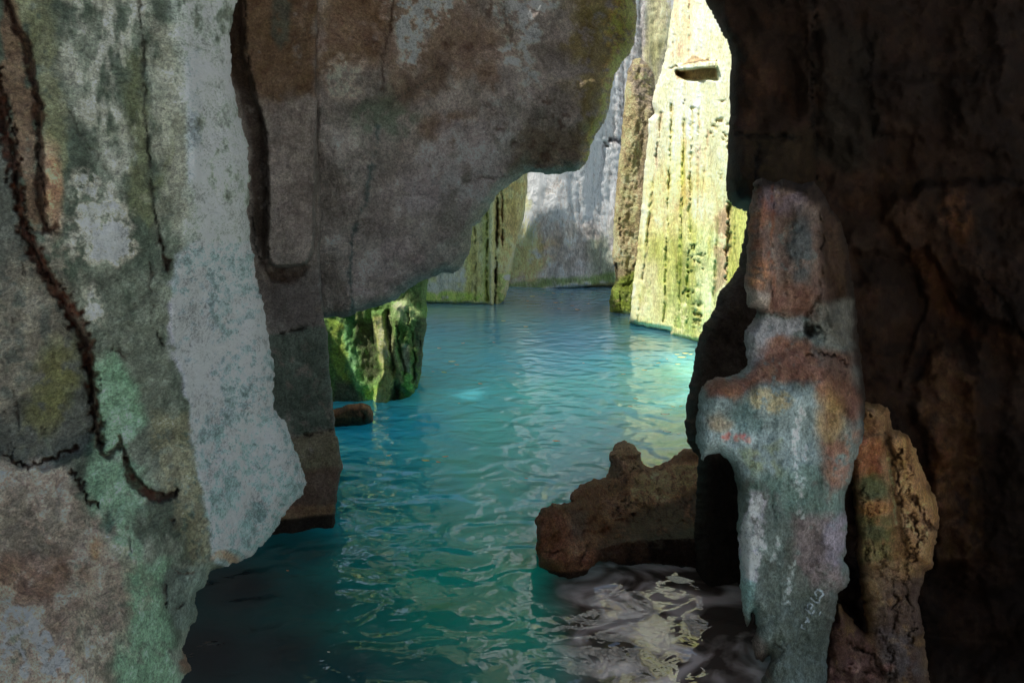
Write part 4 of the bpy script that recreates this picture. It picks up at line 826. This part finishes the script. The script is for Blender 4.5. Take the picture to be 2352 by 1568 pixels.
# ================================================================== N: brown boulder in the pool
def Y_bld(x, y):
    wl = np.interp(x, [1225, 1290, 1350, 1450, 1600, 1700], [1304, 1322, 1318, 1290, 1286, 1286])
    yw = CAMH * F / (wl - CY)
    d = yw - 0.12 + 0.0075 * np.clip(wl - y - 50, 0, 400) * sstep(1260, 1420, x) + 0.003 * np.clip(wl - y - 30, 0, 300)
    return d
Nb = Rock([(1230, 1187), (1240, 1172), (1265, 1158), (1310, 1150), (1314, 1132), (1335, 1113), (1365, 1100), (1395, 1096), (1398, 1075), (1400, 1050), (1401, 1036), (1410, 1026), (1420, 1015), (1432, 1010), (1455, 1020), (1468, 1038), (1477, 1064), (1500, 1071), (1540, 1056), (1553, 1037),
           (1575, 1026), (1590, 1030), (1630, 1050), (1690, 1100), (1690, 1300), (1600, 1312), (1550, 1304), (1500, 1296), (1450, 1300), (1420, 1296), (1392, 1288), (1370, 1290), (1356, 1298), (1350, 1312), (1345, 1328), (1310, 1332), (1270, 1322), (1240, 1300), (1230, 1262), (1233, 1222)],
          2.2, Y_bld, roll=(12, 0.16), thick=0.8, jag=(5.0, 13), seed=121, gain=np.array([2.8, 2.2, 1.75]), base=(104, 74, 50))
Nb.relief(60, 12, 3, rid=True); Nb.relief(26, 7, 4, seed=2); Nb.chip(60, 20, 1.0, 1); Nb.chip(24, 9, 1.0, 2); Nb.chip(10, 3, 1.0, 3); Nb.relief(9, 3.2, 4, seed=3); Nb.relief(5, 1.4, 3, seed=4)
Nb.lump(1290, 1235, 62, 84, 30, 0); Nb.lump(1440, 1060, 40, 50, 20, 0); Nb.lump(1400, 1160, 90, 60, 24, -20)
Nb.raise_(('poly', [(1380, 1190), (1470, 1170), (1600, 1130), (1690, 1120), (1690, 1320), (1390, 1300)]), -14, 40, 10, seed=1)
Nb.paint('all', (122, 86, 60), 0.7, brk=0.5, bs=24, seed=1)
Nb.paint(('poly', [(1398, 1010), (1480, 1010), (1480, 1075), (1400, 1100)]), (128, 106, 80), 0.85, 12, 5, seed=2, brk=0.7, bs=10, speck=0.1)
Nb.paint(('poly', [(1400, 1050), (1430, 1060), (1425, 1095), (1398, 1098)]), (66, 52, 42), 0.85, 8, 3, seed=3)
Nb.paint(('poly', [(1450, 1090), (1560, 1060), (1630, 1060), (1600, 1120), (1540, 1150), (1500, 1180), (1450, 1170)]), (178, 144, 108), 0.9, 30, 10, seed=4, brk=0.7, bs=12, speck=0.1)
Nb.paint(('poly', [(1340, 1120), (1450, 1110), (1440, 1190), (1370, 1240), (1330, 1200)]), (110, 74, 44), 0.85, 30, 10, seed=5, brk=0.75)
Nb.paint(('poly', [(1240, 1180), (1310, 1170), (1345, 1290), (1240, 1290)]), (150, 112, 92), 0.85, 30, 10, seed=6, brk=0.7, bs=18)
Nb.paint(('poly', [(1300, 1170), (1350, 1180), (1340, 1240), (1305, 1230)]), (92, 78, 72), 0.8, 20, 8, seed=7)
Nb.paint(('poly', [(1335, 1260), (1352, 1270), (1350, 1310), (1330, 1310)]), (156, 112, 86), 0.7, 10, 4, seed=8)
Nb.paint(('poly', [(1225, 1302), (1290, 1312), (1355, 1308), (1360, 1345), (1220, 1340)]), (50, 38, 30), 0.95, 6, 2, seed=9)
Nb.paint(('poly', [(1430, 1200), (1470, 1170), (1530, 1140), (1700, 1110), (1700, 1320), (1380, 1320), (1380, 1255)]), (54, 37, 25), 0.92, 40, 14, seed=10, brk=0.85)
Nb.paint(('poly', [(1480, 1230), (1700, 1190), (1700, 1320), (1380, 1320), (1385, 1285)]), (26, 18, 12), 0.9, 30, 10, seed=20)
Nb.paint(('poly', [(1370, 1240), (1470, 1220), (1500, 1300), (1370, 1300)]), (70, 52, 40), 0.7, 20, 8, seed=11, brk=0.6)
Nb.crack([(1352, 1250), (1344, 1270), (1330, 1300)], 4, 18, 3, 10, 1, (60, 40, 30), 0.7)
Nb.crack([(1232, 1262), (1262, 1270), (1300, 1262)], 4, 16, 3, 10, 2, (80, 56, 44), 0.6)
Nb.crack([(1420, 1035), (1405, 1052), (1435, 1055)], 3, 14, 2, 10, 3, (60, 46, 36), 0.6)
for k in range(80):
    cx, cy = rng.uniform(1400, 1600), rng.uniform(1060, 1180)
    Nb.crack([(cx, cy), (cx + rng.uniform(-10, 10), cy + rng.uniform(4, 14)), (cx + rng.uniform(-14, 14), cy + rng.uniform(8, 26))], 1.8, 12, 4, 8, 10 + k, (50, 34, 22), 0.75)


# ================================================================== build the rocks
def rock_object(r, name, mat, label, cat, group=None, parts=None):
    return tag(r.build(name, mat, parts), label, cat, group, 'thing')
oA = rock_object(A, 'cave_wall', rock_mat('near_wall_stone', 2.9, 0.36, 0.5, 1.0, (0.88, 0.9, 0.93), stretch=1.0, pit=0.35, spec=0.4, mid=0.4), 'huge pale speckled rock wall filling the left side, green and grey with sprayed letters', 'rock wall', None, [('bright_face', ('poly', face)), ('flowstone', ('poly', green))])
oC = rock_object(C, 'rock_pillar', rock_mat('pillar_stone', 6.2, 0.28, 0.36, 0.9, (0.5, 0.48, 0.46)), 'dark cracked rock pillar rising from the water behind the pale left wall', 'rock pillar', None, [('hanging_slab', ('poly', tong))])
oB = rock_object(B, 'rock_arch', rock_mat('arch_stone', 7.2, 0.3, 0.4, 1.0, (0.55, 0.52, 0.5)), 'massive grey hanging rock wall whose curved lower edge arches over the pool', 'rock arch')
oD = rock_object(D, 'mossy_rock', rock_mat('mossy_stone', 9.5, 0.35, 0.45, 0.9, (0.5, 0.5, 0.2)), 'green moss covered fluted rock standing in water below the arch', 'rock')
oE = rock_object(E, 'boulder', rock_mat('foot_stone', 9.0, 0.35, 0.4, 0.7), 'small rusty brown boulder at the waterline beneath the mossy rock', 'boulder')
oG = rock_object(G, 'cliff', rock_mat('back_cliff_stone', 23, 0.25, 0.25, 0.6, (0.7, 0.7, 0.72), stretch=3.0), 'smooth grey white back cliff with a green band above the far waterline', 'cliff')
oL2 = rock_object(L2, 'fluted_cliff', rock_mat('fluted_stone', 19, 0.3, 0.35, 0.7, stretch=2.5), 'ochre and yellow green fluted cliff with faint scratched writing, left of the grey back cliff', 'cliff')
oH = rock_object(Hh, 'rock_pinnacle', rock_mat('pinnacle_stone', 15, 0.4, 0.5, 1.0, (0.7, 0.6, 0.42)), 'slender golden brown rock pinnacle leaning against the sunlit white column', 'rock pinnacle')
oI = rock_object(I, 'rock_column', rock_mat('column_stone', 14, 0.14, 0.22, 0.35, (0.85, 0.85, 0.78), stretch=3.5), 'brilliant sunlit white rock column with vertical flutes, yellow green towards the water', 'rock column', None, [('ledge', ('poly', [(1550, 148), (1600, 134), (1650, 138), (1650, 160), (1600, 162), (1556, 168)]))])
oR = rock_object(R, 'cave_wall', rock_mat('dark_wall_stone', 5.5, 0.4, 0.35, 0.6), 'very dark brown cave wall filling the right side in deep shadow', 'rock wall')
oS = rock_object(S, 'rock_outcrop', rock_mat('outcrop_stone', 4.6, 0.35, 0.4, 0.9), 'black jagged rock outcrop in silhouette between the pool and the dripstone pillar', 'rock')
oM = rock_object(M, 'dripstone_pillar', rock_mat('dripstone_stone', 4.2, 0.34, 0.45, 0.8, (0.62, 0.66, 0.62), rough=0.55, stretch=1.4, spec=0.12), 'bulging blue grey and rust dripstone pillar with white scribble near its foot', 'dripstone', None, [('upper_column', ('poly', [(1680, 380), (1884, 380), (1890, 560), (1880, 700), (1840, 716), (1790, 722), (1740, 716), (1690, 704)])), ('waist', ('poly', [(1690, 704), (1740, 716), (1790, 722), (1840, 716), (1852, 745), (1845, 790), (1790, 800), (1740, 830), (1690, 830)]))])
oO = rock_object(O, 'rock_column', rock_mat('ochre_stone', 4.4, 0.35, 0.42, 1.0, (0.6, 0.45, 0.28)), 'rough ochre cracked rock column just right of the dripstone pillar', 'rock column', None, [('rubble_foot', ('poly', [(1840, 1360), (1925, 1385), (1985, 1440), (2020, 1560), (1990, 1750), (1840, 1750)]))])
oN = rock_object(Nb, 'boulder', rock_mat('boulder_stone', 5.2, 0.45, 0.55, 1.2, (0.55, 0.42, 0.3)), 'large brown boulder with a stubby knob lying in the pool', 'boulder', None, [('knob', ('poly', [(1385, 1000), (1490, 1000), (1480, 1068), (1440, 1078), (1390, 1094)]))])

# writing on the rocks
def d2(c): return [(1803.2 + x * 0.1, 1313.2 + y * 0.1) for x, y in c]
chalk = plain_mat('white_chalk', (0.34, 0.38, 0.4), 0.9, 0.4, 90)
ribbon('chalk_scribble', M, [(d2([(720, 560), (690, 470), (740, 400), (850, 440), (880, 520), (800, 590), (780, 700), (700, 690), (580, 580)]), 4.2), (d2([(700, 590), (740, 610)]), 3), (d2([(520, 830), (520, 750), (580, 715), (640, 770), (570, 860)]), 3), (d2([(450, 840), (540, 890), (610, 980), (680, 880)]), 4.2),
                       (d2([(815, 900), (785, 1000)]), 3.4), (d2([(480, 1030), (540, 1080), (460, 1170)]), 4.6), (d2([(545, 1100), (540, 1170)]), 3.6), (d2([(400, 1190), (370, 1270), (470, 1310)]), 4.2)], 4, chalk, oM, 0.004, 5, 0.5)
def d3(c): return [(960.4 + x * 0.1083, 568.4 + y * 0.1083) for x, y in c]
scratch = plain_mat('pale_scratches', (0.75, 0.74, 0.72), 0.9, 0.3, 40)
ribbon('scratched_writing', L2, [(d3([(930, 430), (930, 480), (1000, 480)]), 1.6), (d3([(960, 430), (1000, 430)]), 1.4), (d3([(1000, 470), (990, 540), (930, 520)]), 1.6)], 1.6, scratch, oL2, 0.02, 6, 0.25)
ribbon('scratched_writing', L2, [(d3([(385, 660), (410, 740), (440, 650)]), 1.5), (d3([(455, 745), (480, 660), (510, 740)]), 1.5), (d3([(560, 740), (575, 660), (620, 740), (640, 660)]), 1.4),
                        (d3([(680, 660), (690, 730), (730, 720), (735, 660)]), 1.4), (d3([(765, 640), (770, 715), (810, 700), (805, 650), (765, 640)]), 1.8), (d3([(880, 640), (835, 640), (840, 730), (885, 725)]), 1.8), (d3([(840, 685), (875, 685)]), 1.6), (d3([(905, 640), (910, 715), (945, 712)]), 1.8), (d3([(960, 660), (1010, 650), (1015, 720), (960, 715), (960, 660)]), 1.8)], 1.6, scratch, oL2, 0.02, 6, 0.25)

# ================================================================== water
def on_water(px, py):
    Y = CAMH * F / (py - CY); return ((px - CX) / F * Y, Y)
# colour of the pool by place (shaft light and cave shade put into the water's colour): photo points
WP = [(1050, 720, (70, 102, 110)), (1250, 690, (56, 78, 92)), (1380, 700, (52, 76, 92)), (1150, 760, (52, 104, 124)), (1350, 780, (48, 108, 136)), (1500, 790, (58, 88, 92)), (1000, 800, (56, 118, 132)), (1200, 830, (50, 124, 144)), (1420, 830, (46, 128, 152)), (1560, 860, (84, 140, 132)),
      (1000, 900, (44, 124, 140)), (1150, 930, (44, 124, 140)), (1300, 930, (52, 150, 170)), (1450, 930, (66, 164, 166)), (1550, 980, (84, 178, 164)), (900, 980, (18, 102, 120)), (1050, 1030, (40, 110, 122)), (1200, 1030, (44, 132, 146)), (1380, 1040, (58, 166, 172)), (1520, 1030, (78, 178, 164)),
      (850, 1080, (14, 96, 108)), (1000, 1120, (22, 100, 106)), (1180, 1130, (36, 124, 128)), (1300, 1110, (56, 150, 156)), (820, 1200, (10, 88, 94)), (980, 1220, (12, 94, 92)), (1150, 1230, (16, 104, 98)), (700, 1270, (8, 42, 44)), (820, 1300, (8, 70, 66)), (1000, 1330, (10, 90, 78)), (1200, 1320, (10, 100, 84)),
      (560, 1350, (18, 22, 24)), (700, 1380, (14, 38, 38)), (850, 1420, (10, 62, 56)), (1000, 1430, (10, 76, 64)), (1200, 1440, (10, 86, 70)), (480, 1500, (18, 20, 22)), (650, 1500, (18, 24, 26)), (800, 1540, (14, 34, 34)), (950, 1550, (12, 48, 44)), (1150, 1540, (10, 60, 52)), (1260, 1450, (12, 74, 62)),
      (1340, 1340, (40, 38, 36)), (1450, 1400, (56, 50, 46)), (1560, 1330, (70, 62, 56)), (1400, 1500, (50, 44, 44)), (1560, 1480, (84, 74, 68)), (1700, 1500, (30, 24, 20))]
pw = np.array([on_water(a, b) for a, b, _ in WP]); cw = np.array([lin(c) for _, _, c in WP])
xs = np.concatenate([np.linspace(-12, -5, 20)[:-1], np.linspace(-5, 6, 250), np.linspace(6, 14, 20)[1:]])
ys = np.concatenate([np.linspace(-5, 3, 20)[:-1], np.linspace(3, 10, 200), np.linspace(10, 30, 160)[1:]])
gx, gy = np.meshgrid(xs, ys); gx = gx.ravel(); gy = gy.ravel()
# distances in log depth so that far and near spread alike
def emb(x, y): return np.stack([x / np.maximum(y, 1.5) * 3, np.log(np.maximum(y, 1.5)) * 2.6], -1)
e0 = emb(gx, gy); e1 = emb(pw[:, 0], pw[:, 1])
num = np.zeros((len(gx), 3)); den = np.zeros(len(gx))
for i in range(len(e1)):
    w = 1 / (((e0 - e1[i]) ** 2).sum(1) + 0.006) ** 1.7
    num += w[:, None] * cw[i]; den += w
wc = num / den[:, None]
# shallow shelf beside the boulder where the bed shows and reflections of lit rock are painted
shelf = np.array([on_water(a, b) for a, b in [(1352, 1258), (1650, 1240), (1760, 1420), (1760, 1640), (1300, 1640), (1320, 1560), (1300, 1470), (1282, 1380), (1290, 1336), (1345, 1328)]])
d, _, _, ins = seg_dist(gx, gy, shelf, True)
wa = sstep(-0.16, 0.16, np.where(ins, d, -d) + 0.1 * fbm(gx * 3.5, gy * 3.5, 3, 3))
WATER_GAIN = 2.1
wcol = np.concatenate([np.clip(wc * np.interp(gy, [4.5, 7.2, 8.6, 9.8, 14, 22], [5.6, 5.4, 4.6, 3.7, 2.9, 3.1])[:, None], 0, 0.85), wa[:, None]], 1)  # colour brightened near the camera in place of missing light
nx = len(xs); idx = np.arange(len(gx)).reshape(len(ys), nx)
q = np.stack([idx[:-1, :-1], idx[:-1, 1:], idx[1:, 1:], idx[1:, :-1]], -1).reshape(-1, 4)
qc = gx[q].mean(1), gy[q].mean(1); q = q[~((qc[0] > 1.5) & (qc[1] < 6.2) | (qc[0] > 2.1) & (qc[1] < 8.4))]      # bare rock floor on the right
m, nt, N, L = new_mat('pool_water')
out = N('ShaderNodeOutputMaterial'); p = N('ShaderNodeBsdfPrincipled'); L(p.outputs[0], out.inputs[0])
p.inputs['Roughness'].default_value = 0.03; p.inputs['IOR'].default_value = 1.85
at = N('ShaderNodeVertexColor', layer_name='Col'); tc = N('ShaderNodeTexCoord')
mp = N('ShaderNodeMapping'); L(tc.outputs['Object'], mp.inputs[0]); mp.inputs['Scale'].default_value = (1, 1.15, 1)
def nz(sc, det, dist, rg=0.5):
    n = N('ShaderNodeTexNoise'); n.inputs['Scale'].default_value = sc; n.inputs['Detail'].default_value = det; n.inputs['Distortion'].default_value = dist; n.inputs['Roughness'].default_value = rg
    L(mp.outputs[0], n.inputs['Vector']); return n
w1 = nz(2.6, 1, 0.5); w2 = nz(7.0, 2, 0.5)
a1 = N('ShaderNodeMath', operation='MULTIPLY_ADD'); L(w2.outputs[0], a1.inputs[0]); a1.inputs[1].default_value = 0.15; L(w1.outputs[0], a1.inputs[2])
# ripples calm down towards the far side
gp = N('ShaderNodeNewGeometry'); sx = N('ShaderNodeSeparateXYZ'); L(gp.outputs['Position'], sx.inputs[0])
calm = N('ShaderNodeMapRange'); L(sx.outputs['Y'], calm.inputs[0])
for k_, v_ in zip((1, 2, 3, 4), (7.0, 18.0, 1.0, 0.3)): calm.inputs[k_].default_value = v_
a2 = N('ShaderNodeMath', operation='MULTIPLY'); L(a1.outputs[0], a2.inputs[0]); L(calm.outputs[0], a2.inputs[1]); a1 = a2
bp = N('ShaderNodeBump'); bp.inputs['Strength'].default_value = 1.0; bp.inputs['Distance'].default_value = 0.075; L(a1.outputs[0], bp.inputs['Height']); L(bp.outputs[0], p.inputs['Normal'])
# stony bed of the shallows, rippled reflections of lit rock painted into it
b1 = nz(2.4, 3, 1.2, 0.45)
cr = N('ShaderNodeValToRGB'); L(b1.outputs[0], cr.inputs[0])
el = cr.color_ramp.elements; el[0].position = 0.42; el[0].color = (0.075, 0.058, 0.047, 1); el[1].position = 0.62; el[1].color = (0.62, 0.54, 0.5, 1)
e = el.new(0.5); e.color = (0.22, 0.18, 0.155, 1)
mx = N('ShaderNodeMix', data_type='RGBA'); L(at.outputs['Alpha'], mx.inputs['Factor']); L(at.outputs['Color'], mx.inputs[6]); L(cr.outputs[0], mx.inputs[7])
L(mx.outputs[2], p.inputs['Base Color'])
# milky water: light that enters spreads sideways before it comes back
p.subsurface_method = 'BURLEY'; p.inputs['Subsurface Weight'].default_value = 1.0
p.inputs['Subsurface Radius'].default_value = (0.5, 1.0, 1.0); p.inputs['Subsurface Scale'].default_value = 2.6
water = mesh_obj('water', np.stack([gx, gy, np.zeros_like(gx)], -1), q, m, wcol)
tag(water, kind='structure')

# ================================================================== floating leaves
leaf_cols = {'yellow': (0.9, 0.74, 0.22), 'orange': (0.85, 0.42, 0.14), 'pale': (0.86, 0.8, 0.62), 'green': (0.55, 0.72, 0.16)}
leaf_mats = {k: plain_mat(k + '_leaf_surface', v, 0.6, 0.25, 60) for k, v in leaf_cols.items()}
def leaf(px, py, size, kind, rot, label, group):
    x, y = on_water(px, py)
    n = 9; V = []; Fq = []
    for i in range(n):
        t = i / (n - 1) * 2 - 1
        w = 0.52 * (1 - abs(t) ** 1.9) * (1 - 0.25 * t)
        for c in (-1, 0, 1):
            V.append((t * 0.5 * size, c * w * size * 0.5, 0.008 + size * (0.05 * t * t + 0.05 * abs(c))))
    for i in range(n - 1):
        for c in range(2): Fq.append((i * 3 + c, i * 3 + c + 1, i * 3 + 4 + c, i * 3 + 3 + c))
    V = np.array(V); ca, sa = math.cos(rot), math.sin(rot)
    V = np.stack([V[:, 0] * ca - V[:, 1] * sa + x, V[:, 0] * sa + V[:, 1] * ca + y, V[:, 2]], -1)
    return tag(mesh_obj('floating_leaf', V, Fq, leaf_mats[kind]), label, 'leaf', group, 'thing')
def c4(x, y): return (686 + x * 0.41667, 588 + y * 0.41667)
def c5(x, y): return (392 + x * 0.5417, 980 + y * 0.5417)
L4 = [(1288, 225, 'yellow', 9), (1262, 250, 'orange', 6), (1352, 208, 'orange', 6), (1405, 208, 'orange', 7), (1452, 212, 'yellow', 6), (1418, 260, 'orange', 9), (1448, 258, 'yellow', 5), (1436, 292, 'orange', 7), (1508, 276, 'orange', 7), (1536, 298, 'orange', 10), (1596, 265, 'orange', 7), (1508, 210, 'orange', 5),
      (1128, 360, 'yellow', 8), (1252, 392, 'yellow', 8), (1076, 478, 'orange', 6), (906, 483, 'orange', 8), (775, 511, 'orange', 9), (846, 585, 'yellow', 13), (872, 603, 'orange', 10), (802, 645, 'green', 12), (740, 640, 'orange', 5), (1000, 707, 'orange', 9), (884, 815, 'yellow', 4), (1570, 592, 'yellow', 4),
      (1866, 567, 'yellow', 9), (1982, 594, 'yellow', 10), (2090, 600, 'yellow', 10), (1904, 632, 'yellow', 10), (1790, 654, 'orange', 8), (2112, 562, 'yellow', 16), (2085, 546, 'yellow', 9), (2132, 540, 'yellow', 12), (2160, 545, 'yellow', 9), (1858, 790, 'yellow', 10), (1828, 832, 'orange', 8), (2020, 877, 'pale', 16),
      (2064, 834, 'yellow', 8), (2106, 832, 'yellow', 9), (1410, 954, 'orange', 6), (1420, 1024, 'orange', 14), (2096, 984, 'pale', 8), (2032, 974, 'pale', 14), (497, 1104, 'yellow', 10), (700, 1133, 'yellow', 15), (770, 1140, 'orange', 10), (808, 1110, 'orange', 12), (745, 640, 'yellow', 4), (1900, 470, 'orange', 5), (2030, 570, 'orange', 5)]
names = {'yellow': 'small yellow leaf floating on the blue pool among other drifting leaves', 'orange': 'small orange leaf floating on the blue pool among other drifting leaves'}
for x, y, k, s in L4:
    px, py = c4(x, y); Yd = CAMH * F / (py - CY)
    size = s * 0.62 * Yd / F * 2.1
    if k == 'green': lb, g = 'green leaf floating close to the mossy rock', None
    elif k == 'pale': lb, g = 'pale leaf floating near the right edge of the pool', 'pale leaves on the pool'
    else: lb, g = names[k], k + ' leaves scattered on the pool'
    leaf(px, py, size, k, random.Random(int(x * 7 + y)).uniform(-0.7, 0.7), lb, g)
for x, y, k, s, lb in [(496, 614, 'orange', 8, 'lone orange leaf on the black water below the pale wall'), (670, 960, 'pale', 9, 'dim pale leaf on the darkest water at the bottom'), (1508, 222, 'orange', 10, 'orange leaf floating just left of the brown boulder'), (2160, 660, 'pale', 70, 'large pale leaf lying in the grey shallows beside the boulder')]:
    px, py = c5(x, y); Yd = CAMH * F / (py - CY)
    leaf(px, py, s * 0.75 * Yd / F * 1.25, k, -0.35, lb, None)

# ================================================================== unseen rest of the cave and added bounce ground, shaping the light
shell = plain_mat('shell_stone', (0.2, 0.17, 0.15), 0.9, 0.4, 1.5)
sand = plain_mat('bounce_sand', (0.84, 0.82, 0.78), 0.9, 0.08, 1.0)  # for unseen ground added to bounce sunlight onto the near rocks
pale = plain_mat('pale_limestone', (0.62, 0.61, 0.6), 0.9, 0.2, 1.0)
def sheet(name, pts, mat, n=(40, 24), amp=0.25, seed=0, hole=None, label=None, kind='structure'):
    """a bumpy sheet spanned by four corners"""
    P = np.array(pts, dtype=np.float64); u, v = np.meshgrid(np.linspace(0, 1, n[0]), np.linspace(0, 1, n[1])); u = u.ravel()[:, None]; v = v.ravel()[:, None]
    V = P[0] * (1 - u) * (1 - v) + P[1] * u * (1 - v) + P[2] * u * v + P[3] * (1 - u) * v
    nr = np.cross(P[1] - P[0], P[3] - P[0]); nr /= np.linalg.norm(nr)
    V = V + nr * (amp * fbm(u[:, 0] * n[0] / 5, v[:, 0] * n[1] / 5, seed, 4))[:, None]
    idx = np.arange(n[0] * n[1]).reshape(n[1], n[0]); q = np.stack([idx[:-1, :-1], idx[:-1, 1:], idx[1:, 1:], idx[1:, :-1]], -1).reshape(-1, 4)
    if hole is not None:
        c = V[q].mean(1); q = q[~hole(c[:, 0], c[:, 1], c[:, 2])]
    return tag(mesh_obj(name, V, q, mat), kind=kind)
sheet('cave_roof', [(-7, -1.8, 6.6), (9, 6.9, 6.6), (9, 7.0, 6.0), (-7, 7.0, 6.0)], shell, (80, 40), 0.25, 3)
sheet('cave_side', [(-4.5, -1.2, -0.5), (-4.5, 9, -0.5), (-4.5, 9, 6.5), (-4.5, -1.2, 6.8)], shell, (40, 20), 0.3, 5)
sheet('cave_side', [(5.4, 5.0, -0.5), (6.0, 9, -0.5), (6.0, 9, 6.5), (5.4, 5.0, 6.8)], shell, (40, 20), 0.3, 6)
yy, vv = np.meshgrid(np.linspace(5.5, 23.4, 60), np.linspace(0, 1, 40)); yy = yy.ravel(); vv = vv.ravel()
top = np.interp(yy, [5.5, 8, 17, 19.5, 20.6, 21.4, 22.7, 23.4], [10.0, 13.0, 12.7, 14.5, 15.5, 13.2, 9, 7])  # unseen rim, height shaped to keep sun off pool and lower cliff
V = np.stack([-5.4 + 0.04 * (yy - 5.5) + 0.4 * fbm(yy / 2.5, vv * 5, 7, 4), yy, -0.5 + vv * (top + 0.5)], -1)
idx = np.arange(2400).reshape(40, 60)
q = np.stack([idx[:-1, :-1], idx[:-1, 1:], idx[1:, 1:], idx[1:, :-1]], -1).reshape(-1, 4); qv = V[q].mean(1)
q = q[~(((qv[:, 1] - 8.9) / 1.3) ** 2 + ((qv[:, 2] - 6.3) / 1.0) ** 2 < 1)]          # window cut into the unseen wall to throw sun on the mossy rock
tag(mesh_obj('shaft_wall', V, q, pale), kind='structure')
sheet('shaft_wall', [(6.4, 8.5, -0.5), (8.0, 24, -0.5), (8.0, 24, 10), (6.2, 8.5, 6.5)], pale, (50, 40), 0.5, 8)
sheet('bounce_ground', [(5.0, -1.0, 0.15), (40, -1.0, 0.15), (40, 8, 1.5), (5.6, 2.4, 0.3)], sand, (60, 20), 0.06, 11)
sheet('bounce_ground', [(0.3, -1.0, 0.13), (5.0, -1.0, 0.15), (5.6, 3.4, 0.3), (0.9, 2.6, 0.02)], sand, (40, 30), 0.05, 12)
sheet('lakebed', [(-14, -6, -1.5), (16, -6, -1.5), (16, 32, -1.5), (-14, 32, -1.5)], shell, (40, 40), 0.2, 9)
sheet('bounce_ground', [(-40, -45, 0.6), (40, -45, 0.6), (40, -1.0, 0.12), (-40, -1.0, 0.12)], sand, (60, 40), 0.06, 10)

# ================================================================== camera, sky, sun
cam = bpy.data.cameras.new('camera'); co = bpy.data.objects.new('camera', cam); COL.objects.link(co)
co.location = (0, 0, CAMH); co.rotation_euler = (math.radians(90), 0, 0)
cam.sensor_width = 36; cam.lens = 36 * F / W; cam.shift_y = -(H / 2 - CY) / W
cam.clip_start = 0.05; cam.clip_end = 500
scene.camera = co

SUN_EL, SUN_AZ = math.radians(57), math.radians(248)      # azimuth from +Y, clockwise: sun stands behind the camera to the left
sd = np.array([math.sin(SUN_AZ) * math.cos(SUN_EL), math.cos(SUN_AZ) * math.cos(SUN_EL), math.sin(SUN_EL)])
world_ = bpy.data.worlds.new('World'); scene.world = world_; world_.use_nodes = True
nt = world_.node_tree; bg = nt.nodes['Background']
sky = nt.nodes.new('ShaderNodeTexSky'); sky.sky_type = 'NISHITA'; sky.sun_disc = False
sky.sun_elevation = SUN_EL; sky.sun_rotation = SUN_AZ; sky.air_density = 2.0; sky.dust_density = 2.0
nt.links.new(sky.outputs[0], bg.inputs[0]); bg.inputs[1].default_value = 0.15
sl = bpy.data.lights.new('sun', 'SUN'); sl.energy = 5.0; sl.angle = math.radians(0.5); sl.color = (1.0, 0.97, 0.91)
so = bpy.data.objects.new('sun', sl); COL.objects.link(so); so.location = (-8, -4, 20)
from mathutils import Vector
so.rotation_euler = Vector(tuple(sd)).to_track_quat('Z', 'Y').to_euler()

scene.view_settings.view_transform = 'Standard'; scene.view_settings.look = 'None'; scene.view_settings.exposure = 0
c = scene.cycles
c.max_bounces = 10; c.diffuse_bounces = 8; c.glossy_bounces = 4; c.transmission_bounces = 4
c.caustics_reflective = False; c.caustics_refractive = False
c.use_denoising = True; c.sample_clamp_indirect = 6
try: c.denoiser = 'OPENIMAGEDENOISE'
except Exception: pass
